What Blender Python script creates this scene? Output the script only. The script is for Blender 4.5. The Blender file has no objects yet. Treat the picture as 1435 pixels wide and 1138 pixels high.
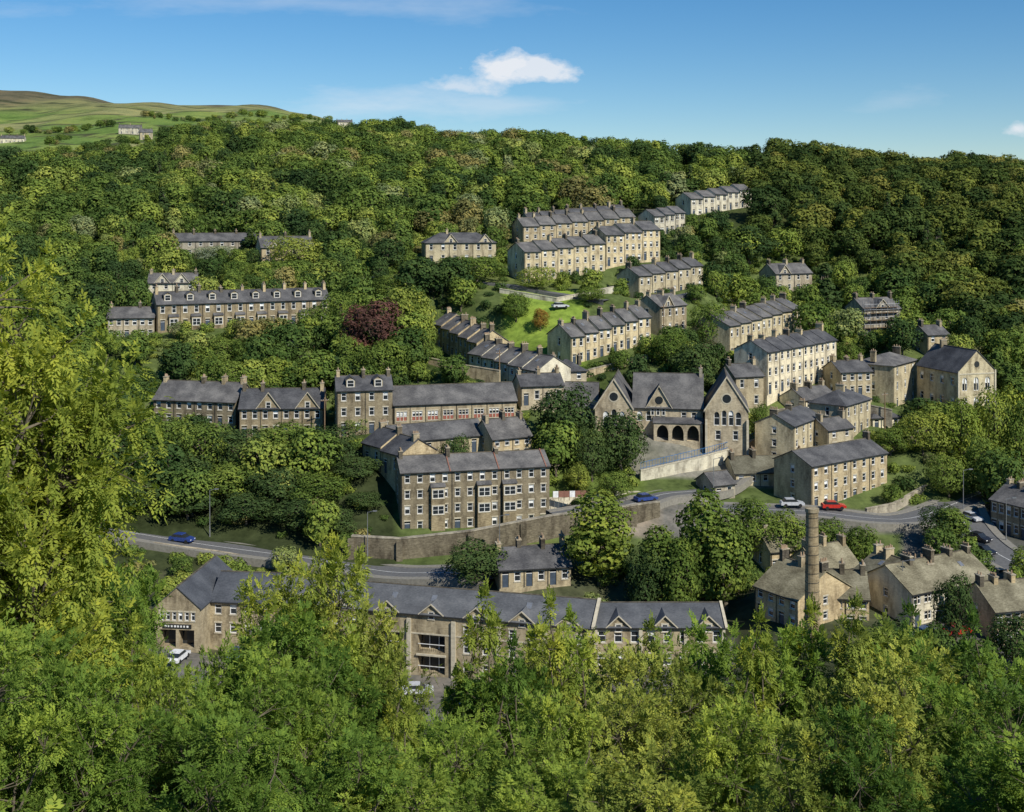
import bpy, math, random
import numpy as np
from mathutils import Matrix, Vector

random.seed(7)
scene = bpy.context.scene
scene.view_settings.view_transform = 'Standard'
scene.view_settings.look = 'None'
scene.view_settings.exposure = 0
COL = scene.collection

# ---------------------------------------------------------------- survey: bearing / depression / distance -> metres
F, CX, VH = 1731.0, 717.5, 300.0
def P(u, v, D):
    return ((u-CX)/F*D, D, -(v-VH)/F*D)

# ================================================================= MATERIALS
def mat_new(name):
    m = bpy.data.materials.new(name); m.use_nodes = True
    nt = m.node_tree; nt.nodes.clear()
    return m, nt, nt.nodes, nt.links
def N(nodes, t, **kw):
    n = nodes.new(t)
    for k, v in kw.items(): setattr(n, k, v)
    return n
def ramp(nodes, stops):
    r = nodes.new('ShaderNodeValToRGB')
    while len(r.color_ramp.elements) < len(stops): r.color_ramp.elements.new(0.5)
    for e, (p, c) in zip(r.color_ramp.elements, stops):
        e.position = p; e.color = (*c, 1)
    return r

def simple_mat(name, col, rough=0.7, metal=0.0, spec=0.3):
    m, nt, nd, lk = mat_new(name)
    b = N(nd, 'ShaderNodeBsdfPrincipled'); o = N(nd, 'ShaderNodeOutputMaterial')
    tc = N(nd, 'ShaderNodeTexCoord'); nz = N(nd, 'ShaderNodeTexNoise')
    nz.inputs['Scale'].default_value = 2.3; nz.inputs['Detail'].default_value = 3
    lk.new(tc.outputs['Object'], nz.inputs['Vector'])
    c0 = tuple(c*0.8 for c in col); c1 = tuple(min(1, c*1.15) for c in col)
    r = ramp(nd, [(0.3, c0), (0.7, c1)]); lk.new(nz.outputs[0], r.inputs[0])
    lk.new(r.outputs[0], b.inputs['Base Color'])
    b.inputs['Roughness'].default_value = rough; b.inputs['Metallic'].default_value = metal
    b.inputs['Specular IOR Level'].default_value = spec
    lk.new(b.outputs[0], o.inputs[0]); return m

def stone_mat(name, c_dark, c_mid, c_light):
    m, nt, nd, lk = mat_new(name)
    b = N(nd, 'ShaderNodeBsdfPrincipled'); o = N(nd, 'ShaderNodeOutputMaterial')
    tc = N(nd, 'ShaderNodeTexCoord')
    mp = N(nd, 'ShaderNodeMapping'); mp.inputs['Scale'].default_value = (1.6, 1.6, 4.5)
    lk.new(tc.outputs['Object'], mp.inputs[0])
    n1 = N(nd, 'ShaderNodeTexNoise'); n1.inputs['Scale'].default_value = 1.0; n1.inputs['Detail'].default_value = 4
    n1.inputs['Roughness'].default_value = 0.75
    lk.new(mp.outputs[0], n1.inputs['Vector'])
    r = ramp(nd, [(0.25, c_dark), (0.5, c_mid), (0.75, c_light)]); lk.new(n1.outputs[0], r.inputs[0])
    mp2 = N(nd, 'ShaderNodeMapping'); mp2.inputs['Scale'].default_value = (0.55, 0.55, 0.22)
    lk.new(tc.outputs['Object'], mp2.inputs[0])
    n2 = N(nd, 'ShaderNodeTexNoise'); n2.inputs['Scale'].default_value = 1.0; n2.inputs['Detail'].default_value = 4; n2.inputs['Roughness'].default_value = 0.7
    lk.new(mp2.outputs[0], n2.inputs['Vector'])
    r2 = ramp(nd, [(0.34, (0.44, 0.42, 0.41)), (0.50, (0.92, 0.91, 0.90)), (0.62, (1.14, 1.13, 1.10))]); lk.new(n2.outputs[0], r2.inputs[0])
    mx = N(nd, 'ShaderNodeMix', data_type='RGBA', blend_type='MULTIPLY'); mx.inputs[0].default_value = 1
    lk.new(r.outputs[0], mx.inputs[6]); lk.new(r2.outputs[0], mx.inputs[7])
    oi = N(nd, 'ShaderNodeObjectInfo')
    r3 = ramp(nd, [(0.0, (0.80, 0.80, 0.80)), (0.5, (1, 0.99, 0.95)), (1.0, (1.18, 1.11, 0.98))]); lk.new(oi.outputs['Random'], r3.inputs[0])
    mx2 = N(nd, 'ShaderNodeMix', data_type='RGBA', blend_type='MULTIPLY'); mx2.inputs[0].default_value = 1
    lk.new(mx.outputs[2], mx2.inputs[6]); lk.new(r3.outputs[0], mx2.inputs[7])
    lk.new(mx2.outputs[2], b.inputs['Base Color'])
    b.inputs['Roughness'].default_value = 0.9; b.inputs['Specular IOR Level'].default_value = 0.15
    lk.new(b.outputs[0], o.inputs[0]); return m

def slate_mat(name, c0, c1, c2):
    m, nt, nd, lk = mat_new(name)
    b = N(nd, 'ShaderNodeBsdfPrincipled'); o = N(nd, 'ShaderNodeOutputMaterial')
    tc = N(nd, 'ShaderNodeTexCoord')
    mp = N(nd, 'ShaderNodeMapping'); mp.inputs['Scale'].default_value = (2.2, 3.2, 6)
    lk.new(tc.outputs['Object'], mp.inputs[0])
    n1 = N(nd, 'ShaderNodeTexNoise'); n1.inputs['Scale'].default_value = 1.2; n1.inputs['Detail'].default_value = 4
    n1.inputs['Roughness'].default_value = 0.8
    lk.new(mp.outputs[0], n1.inputs['Vector'])
    n2 = N(nd, 'ShaderNodeTexNoise'); n2.inputs['Scale'].default_value = 0.35; n2.inputs['Detail'].default_value = 3
    lk.new(tc.outputs['Object'], n2.inputs['Vector'])
    ad = N(nd, 'ShaderNodeMath', operation='ADD'); lk.new(n1.outputs[0], ad.inputs[0]); lk.new(n2.outputs[0], ad.inputs[1])
    dv = N(nd, 'ShaderNodeMath', operation='MULTIPLY'); dv.inputs[1].default_value = 0.5; lk.new(ad.outputs[0], dv.inputs[0])
    r = ramp(nd, [(0.38, c0), (0.5, c1), (0.62, c2)]); lk.new(dv.outputs[0], r.inputs[0])
    oi = N(nd, 'ShaderNodeObjectInfo')
    r3 = ramp(nd, [(0.0, (0.70, 0.72, 0.76)), (1.0, (1.25, 1.21, 1.14))]); lk.new(oi.outputs['Random'], r3.inputs[0])
    mx = N(nd, 'ShaderNodeMix', data_type='RGBA', blend_type='MULTIPLY'); mx.inputs[0].default_value = 1
    lk.new(r.outputs[0], mx.inputs[6]); lk.new(r3.outputs[0], mx.inputs[7])
    lk.new(mx.outputs[2], b.inputs['Base Color'])
    b.inputs['Roughness'].default_value = 0.75; b.inputs['Specular IOR Level'].default_value = 0.15
    lk.new(b.outputs[0], o.inputs[0]); return m

def leaf_mat(name, stops, trans=0.2, patch=0.0):
    m, nt, nd, lk = mat_new(name)
    o = N(nd, 'ShaderNodeOutputMaterial'); oi = N(nd, 'ShaderNodeObjectInfo')
    r = ramp(nd, stops)
    if patch:
        nz = N(nd, 'ShaderNodeTexNoise'); nz.inputs['Scale'].default_value = 0.018; nz.inputs['Detail'].default_value = 1
        lk.new(oi.outputs['Location'], nz.inputs['Vector'])
        a1 = N(nd, 'ShaderNodeMath', operation='MULTIPLY_ADD'); a1.inputs[1].default_value = 2.4*patch; a1.inputs[2].default_value = -1.2*patch
        lk.new(nz.outputs[0], a1.inputs[0])
        a2 = N(nd, 'ShaderNodeMath', operation='ADD'); a2.use_clamp = True; lk.new(oi.outputs['Random'], a2.inputs[0]); lk.new(a1.outputs[0], a2.inputs[1])
        lk.new(a2.outputs[0], r.inputs[0])
    else: lk.new(oi.outputs['Random'], r.inputs[0])
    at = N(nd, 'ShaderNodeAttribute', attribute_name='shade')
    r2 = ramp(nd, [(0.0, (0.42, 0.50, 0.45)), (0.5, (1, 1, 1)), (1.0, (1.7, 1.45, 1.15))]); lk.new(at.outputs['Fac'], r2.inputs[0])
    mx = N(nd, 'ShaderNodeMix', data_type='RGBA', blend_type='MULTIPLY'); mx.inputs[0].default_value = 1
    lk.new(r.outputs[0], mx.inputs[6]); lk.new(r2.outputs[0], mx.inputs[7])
    d = N(nd, 'ShaderNodeBsdfDiffuse'); lk.new(mx.outputs[2], d.inputs[0])
    if trans > 0:
        t = N(nd, 'ShaderNodeBsdfTranslucent')
        my = N(nd, 'ShaderNodeMix', data_type='RGBA', blend_type='MULTIPLY'); my.inputs[0].default_value = 1
        lk.new(mx.outputs[2], my.inputs[6]); my.inputs[7].default_value = (1.6, 1.5, 0.7, 1)
        lk.new(my.outputs[2], t.inputs[0])
        s = N(nd, 'ShaderNodeMixShader'); s.inputs[0].default_value = trans
        lk.new(d.outputs[0], s.inputs[1]); lk.new(t.outputs[0], s.inputs[2]); lk.new(s.outputs[0], o.inputs[0])
    else: lk.new(d.outputs[0], o.inputs[0])
    return m
def sc(stops, k): return [(p, tuple(c*k for c in col)) for p, col in stops]

M = {}
M['cream'] = stone_mat('stone_cream', (0.37, 0.31, 0.20), (0.54, 0.47, 0.32), (0.66, 0.60, 0.44))
M['light'] = stone_mat('stone_light', (0.48, 0.44, 0.34), (0.64, 0.60, 0.48), (0.74, 0.70, 0.59))
M['buff'] = stone_mat('stone_buff', (0.28, 0.23, 0.15), (0.42, 0.355, 0.24), (0.56, 0.49, 0.35))
M['dark'] = stone_mat('stone_dark', (0.15, 0.125, 0.085), (0.265, 0.225, 0.155), (0.39, 0.34, 0.24))
M['grey'] = stone_mat('stone_grey', (0.24, 0.215, 0.17), (0.38, 0.345, 0.275), (0.50, 0.46, 0.37))
M['retain'] = stone_mat('stone_retaining', (0.08, 0.072, 0.052), (0.185, 0.16, 0.115), (0.31, 0.275, 0.20))
M['slate'] = slate_mat('roof_slate', (0.055, 0.055, 0.059), (0.105, 0.104, 0.106), (0.17, 0.166, 0.164))
M['slate2'] = slate_mat('roof_slate_blue', (0.06, 0.065, 0.075), (0.09, 0.097, 0.11), (0.13, 0.137, 0.15))
M['stoneslate'] = slate_mat('roof_stone_slate', (0.10, 0.09, 0.06), (0.19, 0.175, 0.12), (0.30, 0.28, 0.20))
M['glass'] = simple_mat('window_glass', (0.025, 0.03, 0.035), 0.12, 0, 0.6)
M['white'] = simple_mat('white_paint', (0.76, 0.76, 0.74), 0.5)
M['trim'] = simple_mat('stone_trim', (0.50, 0.45, 0.34), 0.85)
M['darktrim'] = simple_mat('dark_gutter', (0.03, 0.03, 0.03), 0.5)
M['sootstone'] = stone_mat('stone_soot', (0.06, 0.055, 0.045), (0.13, 0.115, 0.09), (0.22, 0.20, 0.155))
M['pot'] = simple_mat('chimney_pot_clay', (0.36, 0.26, 0.17), 0.8)
M['red'] = simple_mat('red_panel', (0.30, 0.10, 0.07), 0.7)
M['redtile'] = simple_mat('red_ridge_tile', (0.25, 0.12, 0.085), 0.8)
M['door'] = simple_mat('door_paint', (0.06, 0.08, 0.11), 0.5)
M['blue'] = simple_mat('blue_railing_paint', (0.05, 0.16, 0.35), 0.5)
M['asphalt'] = simple_mat('asphalt', (0.13, 0.13, 0.13), 0.9)
M['pave'] = simple_mat('paving', (0.24, 0.225, 0.19), 0.9)
M['steel'] = simple_mat('galvanised_steel', (0.35, 0.36, 0.37), 0.4, 0.6)
M['tyre'] = simple_mat('tyre', (0.02, 0.02, 0.02), 0.8)
M['bark'] = simple_mat('bark', (0.13, 0.11, 0.08), 0.95)
M['wood'] = simple_mat('timber', (0.22, 0.15, 0.09), 0.8)
for nme, c in dict(c_red=(0.5, 0.03, 0.02), c_blue=(0.03, 0.06, 0.22), c_silver=(0.5, 0.51, 0.53), c_white=(0.75, 0.75, 0.75), c_black=(0.02, 0.02, 0.025)).items():
    M[nme] = simple_mat('car_paint_'+nme[2:], c, 0.25, 0.0, 0.6)

L_FOREST = leaf_mat('foliage_woodland', sc([(0.0, (0.034, 0.060, 0.022)), (0.18, (0.055, 0.092, 0.026)), (0.38, (0.082, 0.125, 0.030)), (0.58, (0.108, 0.155, 0.034)),
                                         (0.76, (0.148, 0.195, 0.040)), (0.88, (0.185, 0.22, 0.052)), (0.95, (0.16, 0.195, 0.09)), (1.0, (0.17, 0.16, 0.06))], 1.30), 0.12, 0.45)
L_HILL = leaf_mat('foliage_oakwood', sc([(0.0, (0.034, 0.058, 0.020)), (0.4, (0.062, 0.092, 0.025)), (0.75, (0.105, 0.13, 0.030)), (1.0, (0.155, 0.158, 0.042))], 1.22), 0.12, 0.5)
L_MID = leaf_mat('foliage_mid', [(0.0, (0.105, 0.16, 0.036)), (1.0, (0.155, 0.215, 0.048))])
L_LIGHT = leaf_mat('foliage_light', [(0.0, (0.20, 0.26, 0.05)), (1.0, (0.25, 0.29, 0.062))])
L_DARK = leaf_mat('foliage_dark', [(0.0, (0.050, 0.084, 0.030)), (1.0, (0.075, 0.115, 0.038))], 0.1)
L_COPPER = leaf_mat('foliage_copper', [(0.0, (0.085, 0.045, 0.04)), (1.0, (0.105, 0.055, 0.047))], 0.1)
L_SILVER = leaf_mat('foliage_silver', [(0.0, (0.21, 0.26, 0.16)), (1.0, (0.26, 0.30, 0.20))])
L_RUST = leaf_mat('foliage_rust', [(0.0, (0.24, 0.14, 0.04)), (1.0, (0.26, 0.16, 0.04))])
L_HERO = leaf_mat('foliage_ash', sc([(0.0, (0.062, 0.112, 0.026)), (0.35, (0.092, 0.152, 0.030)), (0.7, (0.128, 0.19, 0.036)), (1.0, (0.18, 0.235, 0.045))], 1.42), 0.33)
L_YEL = leaf_mat('foliage_ash_yellow', [(0.0, (0.25, 0.31, 0.055)), (1.0, (0.29, 0.34, 0.065))], 0.36)  # own yellow-green leaf colour of some ash trees
LM = dict(mid=L_MID, light=L_LIGHT, dark=L_DARK, copper=L_COPPER, silver=L_SILVER, rust=L_RUST, forest=L_FOREST, hero=L_HERO, yel=L_YEL)

# ================================================================= BUILDER
CTRL = []        # terrain control points (x,y,z)
FOOT = []        # footprints (x,y,ang,L,W,zbase)
class Builder:
    def __init__(s, name, origin, ang):
        s.name, s.o, s.a = name, origin, ang
        s.parts = {}; s.T = Matrix.Identity(4)
    def f(s, part, mat, pts):
        V, Fc, _ = s.parts.setdefault((part, mat), ([], [], None))
        i = len(V)
        for p in pts: V.append(tuple(s.T @ Vector(p)))
        Fc.append(tuple(range(i, i+len(pts))))
    def box(s, part, mat, x0, x1, y0, y1, z0, z1):
        c = [(x0,y0,z0),(x1,y0,z0),(x1,y1,z0),(x0,y1,z0),(x0,y0,z1),(x1,y0,z1),(x1,y1,z1),(x0,y1,z1)]
        for q in ((0,3,2,1),(4,5,6,7),(0,1,5,4),(1,2,6,5),(2,3,7,6),(3,0,4,7)): s.f(part, mat, [c[k] for k in q])
    def slab(s, part, mat, pts, t):
        top = [(p[0], p[1], p[2]+t) for p in pts]
        s.f(part, mat, top); s.f(part, mat, pts[::-1])
        n = len(pts)
        for i in range(n):
            j = (i+1) % n; s.f(part, mat, [pts[i], pts[j], top[j], top[i]])
    def cyl(s, part, mat, p0, p1, r0, r1, n=8):
        p0, p1 = Vector(p0), Vector(p1); d = (p1-p0).normalized()
        a = d.orthogonal().normalized(); b = d.cross(a)
        A = [p0+(a*math.cos(t)+b*math.sin(t))*r0 for t in [2*math.pi*i/n for i in range(n)]]
        Bq = [p1+(a*math.cos(t)+b*math.sin(t))*r1 for t in [2*math.pi*i/n for i in range(n)]]
        for i in range(n):
            j = (i+1) % n; s.f(part, mat, [A[i], A[j], Bq[j], Bq[i]])
        s.f(part, mat, Bq); s.f(part, mat, A[::-1])
    def finish(s):
        e = bpy.data.objects.new(s.name, None); COL.objects.link(e)
        e.location = s.o; e.rotation_euler = (0, 0, s.a); e.empty_display_size = 0.5
        for (part, mat), (V, Fc, _) in s.parts.items():
            me = bpy.data.meshes.new(part); me.from_pydata(V, [], Fc); me.materials.append(M[mat]); me.update()
            o = bpy.data.objects.new(part, me); COL.objects.link(o); o.parent = e
        return e

# ---- one wall with real openings; local x along wall, z up, outside is -y
def wall(b, T, w, zb, h, ops, mat, gable=0.0, trim='trim'):
    keep = b.T; b.T = keep @ T
    xs = sorted(set([0, w]+[o[0] for o in ops]+[o[0]+o[2] for o in ops]))
    zs = sorted(set([zb, h]+[o[1] for o in ops]+[o[1]+o[3] for o in ops]))
    for i in range(len(xs)-1):
        for j in range(len(zs)-1):
            xm, zm = (xs[i]+xs[i+1])/2, (zs[j]+zs[j+1])/2
            if any(o[0] < xm < o[0]+o[2] and o[1] < zm < o[1]+o[3] for o in ops): continue
            b.f('walls', mat, [(xs[i],0,zs[j]),(xs[i+1],0,zs[j]),(xs[i+1],0,zs[j+1]),(xs[i],0,zs[j+1])])
    if gable > 0:
        b.f('walls', mat, [(0,0,h),(w,0,h),(w/2,0,h+gable)])
    for o in ops:
        x, z, ww, wh = o[:4]; kind = o[4] if len(o) > 4 else 'win'
        d = 0.2 if kind not in ('deep', 'archdeep') else 1.6
        X1, Z1 = x+ww, z+wh
        b.f('walls', mat, [(x,0,z),(x,d,z),(x,d,Z1),(x,0,Z1)])
        b.f('walls', mat, [(X1,0,z),(X1,0,Z1),(X1,d,Z1),(X1,d,z)])
        b.f('walls', mat, [(x,0,Z1),(x,d,Z1),(X1,d,Z1),(X1,0,Z1)])
        b.f('walls', mat, [(x,0,z),(X1,0,z),(X1,d,z),(x,d,z)])
        if kind in ('arch', 'archdeep'):
            r = ww*0.75; n = 5
            for sgn, xe in ((1, x), (-1, X1)):
                prev = None
                for k in range(n+1):
                    t = k/n; px = xe+sgn*(ww/2)*(1-math.cos(t*math.pi/2)*1.0) ; pz = Z1-r+r*math.sin(t*math.pi/2)
                    cur = (px, 0.0, pz)
                    if prev: b.f('walls', mat, [(xe,0.0,Z1), prev, cur])
                    prev = cur
        if kind == 'door':
            b.box('doors', 'door', x+0.05, X1-0.05, d-0.06, d+0.02, z, Z1-0.45)
            b.f('windows', 'glass', [(x,d,Z1-0.45),(X1,d,Z1-0.45),(X1,d,Z1),(x,d,Z1)])
            b.box('frames', 'white', x, X1, d-0.09, d-0.01, Z1-0.47, Z1-0.38)
        else:
            b.f('windows', 'glass', [(x,d,z),(X1,d,z),(X1,d,Z1),(x,d,Z1)])
            if kind in ('win', 'panel', 'arch'):
                t = 0.10
                z2 = z
                if kind == 'panel':
                    z2 = z+wh*0.42
                    b.box('panels', 'red', x+0.02, X1-0.02, d-0.1, d-0.01, z+0.02, z2)
                b.box('frames', 'white', x, x+t, d-0.12, d-0.02, z2, Z1)
                b.box('frames', 'white', X1-t, X1, d-0.12, d-0.02, z2, Z1)
                b.box('frames', 'white', x+t, X1-t, d-0.12, d-0.02, z2, z2+t)
                b.box('frames', 'white', x+t, X1-t, d-0.12, d-0.02, Z1-t, Z1)
                b.box('frames', 'white', x+t, X1-t, d-0.11, d-0.03, (z2+Z1)/2+0.1, (z2+Z1)/2+0.17)
                if random.random() < 0.3:
                    b.box('curtains', 'white', x+t, X1-t, d-0.018, d-0.006, Z1-t-wh*random.uniform(0.2, 0.45), Z1-t)
                if ww > 1.25:
                    k = 2 if ww < 2.0 else 3
                    for q in range(1, k):
                        xm = x+ww*q/k; b.box('mullions', trim, xm-0.07, xm+0.07, 0.0, d-0.13, z, Z1)
        if kind in ('win', 'door', 'panel'):
            b.box('lintels', trim, x-0.12, X1+0.12, -0.035, 0.02, Z1+0.0, Z1+0.24)
            if kind != 'door': b.box('sills', trim, x-0.1, X1+0.1, -0.08, 0.02, z-0.14, z)
    b.T = keep

def TR(x, y, z, deg=0): return Matrix.Translation((x, y, z)) @ Matrix.Rotation(math.radians(deg), 4, 'Z')

def wins(w, H, st, cols, ww=1.0, whf=0.52, doors=(), z0=0.0, kind='win'):
    sh = H/st; out = []
    for s_ in range(st):
        for c in range(cols):
            xc = w*(c+0.5)/cols
            if s_ == 0 and c in doors:
                out.append((xc-0.5, z0+0.05, 1.0, min(2.5, sh*0.85), 'door')); continue
            wh = min(sh*whf, 1.75)
            out.append((xc-ww/2, z0+s_*sh+sh*0.32, ww, wh, kind))
    return out

def roof_gable(b, x0, y0, L, W, H, rise, oh, el, er, mat, hip=False, t=0.14):
    sl = rise/(W/2); ez = H-oh*sl; ym = y0+W/2; X0 = x0-el; X1 = x0+L+er
    e = 0.012
    if not hip:
        b.slab('roof', mat, [(X0,y0-oh,ez+e),(X1,y0-oh,ez+e),(X1,ym,H+rise+e),(X0,ym,H+rise+e)], t)
        b.slab('roof', mat, [(X1,y0+W+oh,ez+e),(X0,y0+W+oh,ez+e),(X0,ym+0.002,H+rise+e),(X1,ym+0.002,H+rise+e)], t)
        b.box('ridge', 'sootstone', X0, X1, ym-0.12, ym+0.12, H+rise+t-0.02, H+rise+t+0.07)
    else:
        i = min(W/2, L/2-0.3); r0, r1 = x0+i, x0+L-i; X0 = x0-oh; X1 = x0+L+oh
        b.slab('roof', mat, [(X0,y0-oh,ez+e),(X1,y0-oh,ez+e),(r1,ym,H+rise+e),(r0,ym,H+rise+e)], t)
        b.slab('roof', mat, [(X1,y0+W+oh,ez+e),(X0,y0+W+oh,ez+e),(r0,ym,H+rise+e),(r1,ym,H+rise+e)], t)
        b.slab('roof', mat, [(X0,y0+W+oh,ez+e),(X0,y0-oh,ez+e),(r0,ym,H+rise+e)], t)
        b.slab('roof', mat, [(X1,y0-oh,ez+e),(X1,y0+W+oh,ez+e),(r1,ym,H+rise+e)], t)
    b.box('gutters', 'darktrim', X0, X1, y0-oh-0.12, y0-oh-0.003, ez-0.02, ez+0.12)

def block(b, x0, y0, L, W, H, rise, mat, roof, front=(), right=(), back=(), left=(), hip=False,
          el=0.2, er=0.2, oh=0.3, zb=-5):
    g = 0 if hip else rise
    wall(b, TR(x0, y0, 0), L, zb, H, list(front), mat)
    wall(b, TR(x0+L, y0+W, 0, 180), L, zb, H, list(back), mat)
    wall(b, TR(x0+L, y0, 0, 90), W, zb, H, list(right), mat, g)
    wall(b, TR(x0, y0+W, 0, -90), W, zb, H, list(left), mat, g)
    roof_gable(b, x0, y0, L, W, H, rise, oh, el, er, roof, hip)

def chimney(b, x, y, z, mat='dark', w=0.65, d=1.5, h=1.2, pots=4):
    b.box('chimneys', mat, x-w/2, x+w/2, y-d/2, y+d/2, z-1.2, z+h)
    b.box('chimneys', 'grey', x-w/2-0.08, x+w/2+0.08, y-d/2-0.08, y+d/2+0.08, z+h, z+h+0.14)
    for i in range(pots):
        yy = y-d/2+d*(i+0.5)/pots
        b.cyl('chimney_pots', 'pot', (x, yy, z+h+0.14), (x, yy, z+h+0.14+random.uniform(0.3, 0.6)), 0.13, 0.10, 6)

def gablet(b, x, g, gr, H, slope, mat, roof, y=0.0, win=True):
    yb = gr/slope
    b.f('walls', mat, [(x-g/2, y-0.03, H-0.3), (x+g/2, y-0.03, H-0.3), (x+g/2, y-0.03, H), (x, y-0.03, H+gr), (x-g/2, y-0.03, H)])
    for sg in (-1, 1):
        pts = [(x+sg*(g/2+0.25), y-0.25, H-0.5*gr/g), (x, y-0.25, H+gr), (x, y+yb, H+gr)]
        b.slab('roof', roof, pts, 0.17)
        b.slab('coping', 'trim', [(x+sg*(g/2+0.2), y-0.36, H-0.4*gr/g+0.02), (x, y-0.36, H+gr+0.02), (x, y-0.255, H+gr+0.02), (x+sg*(g/2+0.2), y-0.255, H-0.4*gr/g+0.02)], 0.2)
    if win:
        proudwin(b, x-0.45, H-0.1, 0.9, min(1.3, gr*0.5), y-0.04)

def proudwin(b, x, z, w, h, y):
    b.box('surrounds', 'trim', x-0.14, x+w+0.14, y-0.06, y, z+h, z+h+0.2)
    b.box('surrounds', 'trim', x-0.14, x+w+0.14, y-0.08, y, z-0.14, z)
    b.box('surrounds', 'trim', x-0.14, x, y-0.05, y, z, z+h)
    b.box('surrounds', 'trim', x+w, x+w+0.14, y-0.05, y, z, z+h)
    b.box('windows', 'glass', x+0.07, x+w-0.07, y-0.025, y, z+0.07, z+h-0.07)
    b.box('frames', 'white', x, x+0.07, y-0.04, y, z, z+h); b.box('frames', 'white', x+w-0.07, x+w, y-0.04, y, z, z+h)
    b.box('frames', 'white', x+0.07, x+w-0.07, y-0.04, y, z, z+0.07); b.box('frames', 'white', x+0.07, x+w-0.07, y-0.04, y, z+h-0.07, z+h)
    b.box('frames', 'white', x+0.07, x+w-0.07, y-0.038, y-0.026, z+h*0.5, z+h*0.5+0.06)
    if w > 1.3: b.box('frames', 'white', x+w/2-0.05, x+w/2+0.05, y-0.045, y-0.026, z+0.07, z+h-0.07)

def dormer(b, x, H, W, rise, mat='grey', roof='slate', w=1.7):
    sl = rise/(W/2); y0 = 0.9; zt = H+min(rise*0.9, 0.9*sl+1.5)
    yb = min((zt-H)/sl, W/2)
    z0 = H+y0*sl
    b.f('walls', mat, [(x-w/2,y0,z0),(x+w/2,y0,z0),(x+w/2,y0,zt),(x,y0,zt+0.6),(x-w/2,y0,zt)])
    for sg in (-1, 1):
        b.f('walls', mat, [(x+sg*w/2,y0,z0),(x+sg*w/2,yb,zt),(x+sg*w/2,y0,zt)])
        b.slab('roof', roof, [(x+sg*(w/2+0.2), y0-0.2, zt-0.13), (x, y0-0.2, zt+0.62), (x, yb+0.3, zt+0.62), (x+sg*(w/2+0.2), yb+0.1, zt-0.13)], 0.1)
    proudwin(b, x-w/2+0.2, z0+0.15, w-0.4, max(0.5, zt-z0-0.2), y0-0.005)

def bay(b, x, z0, h, mat, storeys, w=2.2, d=0.75):
    b.box('bays', mat, x-w/2, x+w/2, -d, -0.003, -3, z0+h)
    sh = h/storeys
    for s_ in range(storeys):
        proudwin(b, x-w/2+0.2, z0+s_*sh+sh*0.32, w-0.4, sh*0.52, -d-0.003)
    b.slab('bay_roof', 'slate', [(x-w/2-0.15,-d-0.15,z0+h), (x+w/2+0.15,-d-0.15,z0+h), (x+w/2+0.1,-0.01,z0+h+0.55), (x-w/2-0.1,-0.01,z0+h+0.55)], 0.08)

def reg(b, x0, y0, L, W, z=0.0):
    """register the footprint so that the ground meets the walls"""
    ca, sa = math.cos(b.a), math.sin(b.a)
    def w(x, y): return (b.o[0]+ca*x-sa*y, b.o[1]+sa*x+ca*y)
    for i in range(max(2, int(L/4))+1):
        fx = x0+L*i/max(2, int(L/4))
        for fy in (y0-1.0, y0+W*0.5, y0+W):
            X, Y = w(fx, fy); CTRL.append((X, Y, b.o[2]+z+(0.0 if fy < y0+1 else 0.25*(fy-y0))))
    X, Y = w(x0, y0)
    FOOT.append((X, Y, b.a, L, W, b.o[2]+z))

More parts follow.
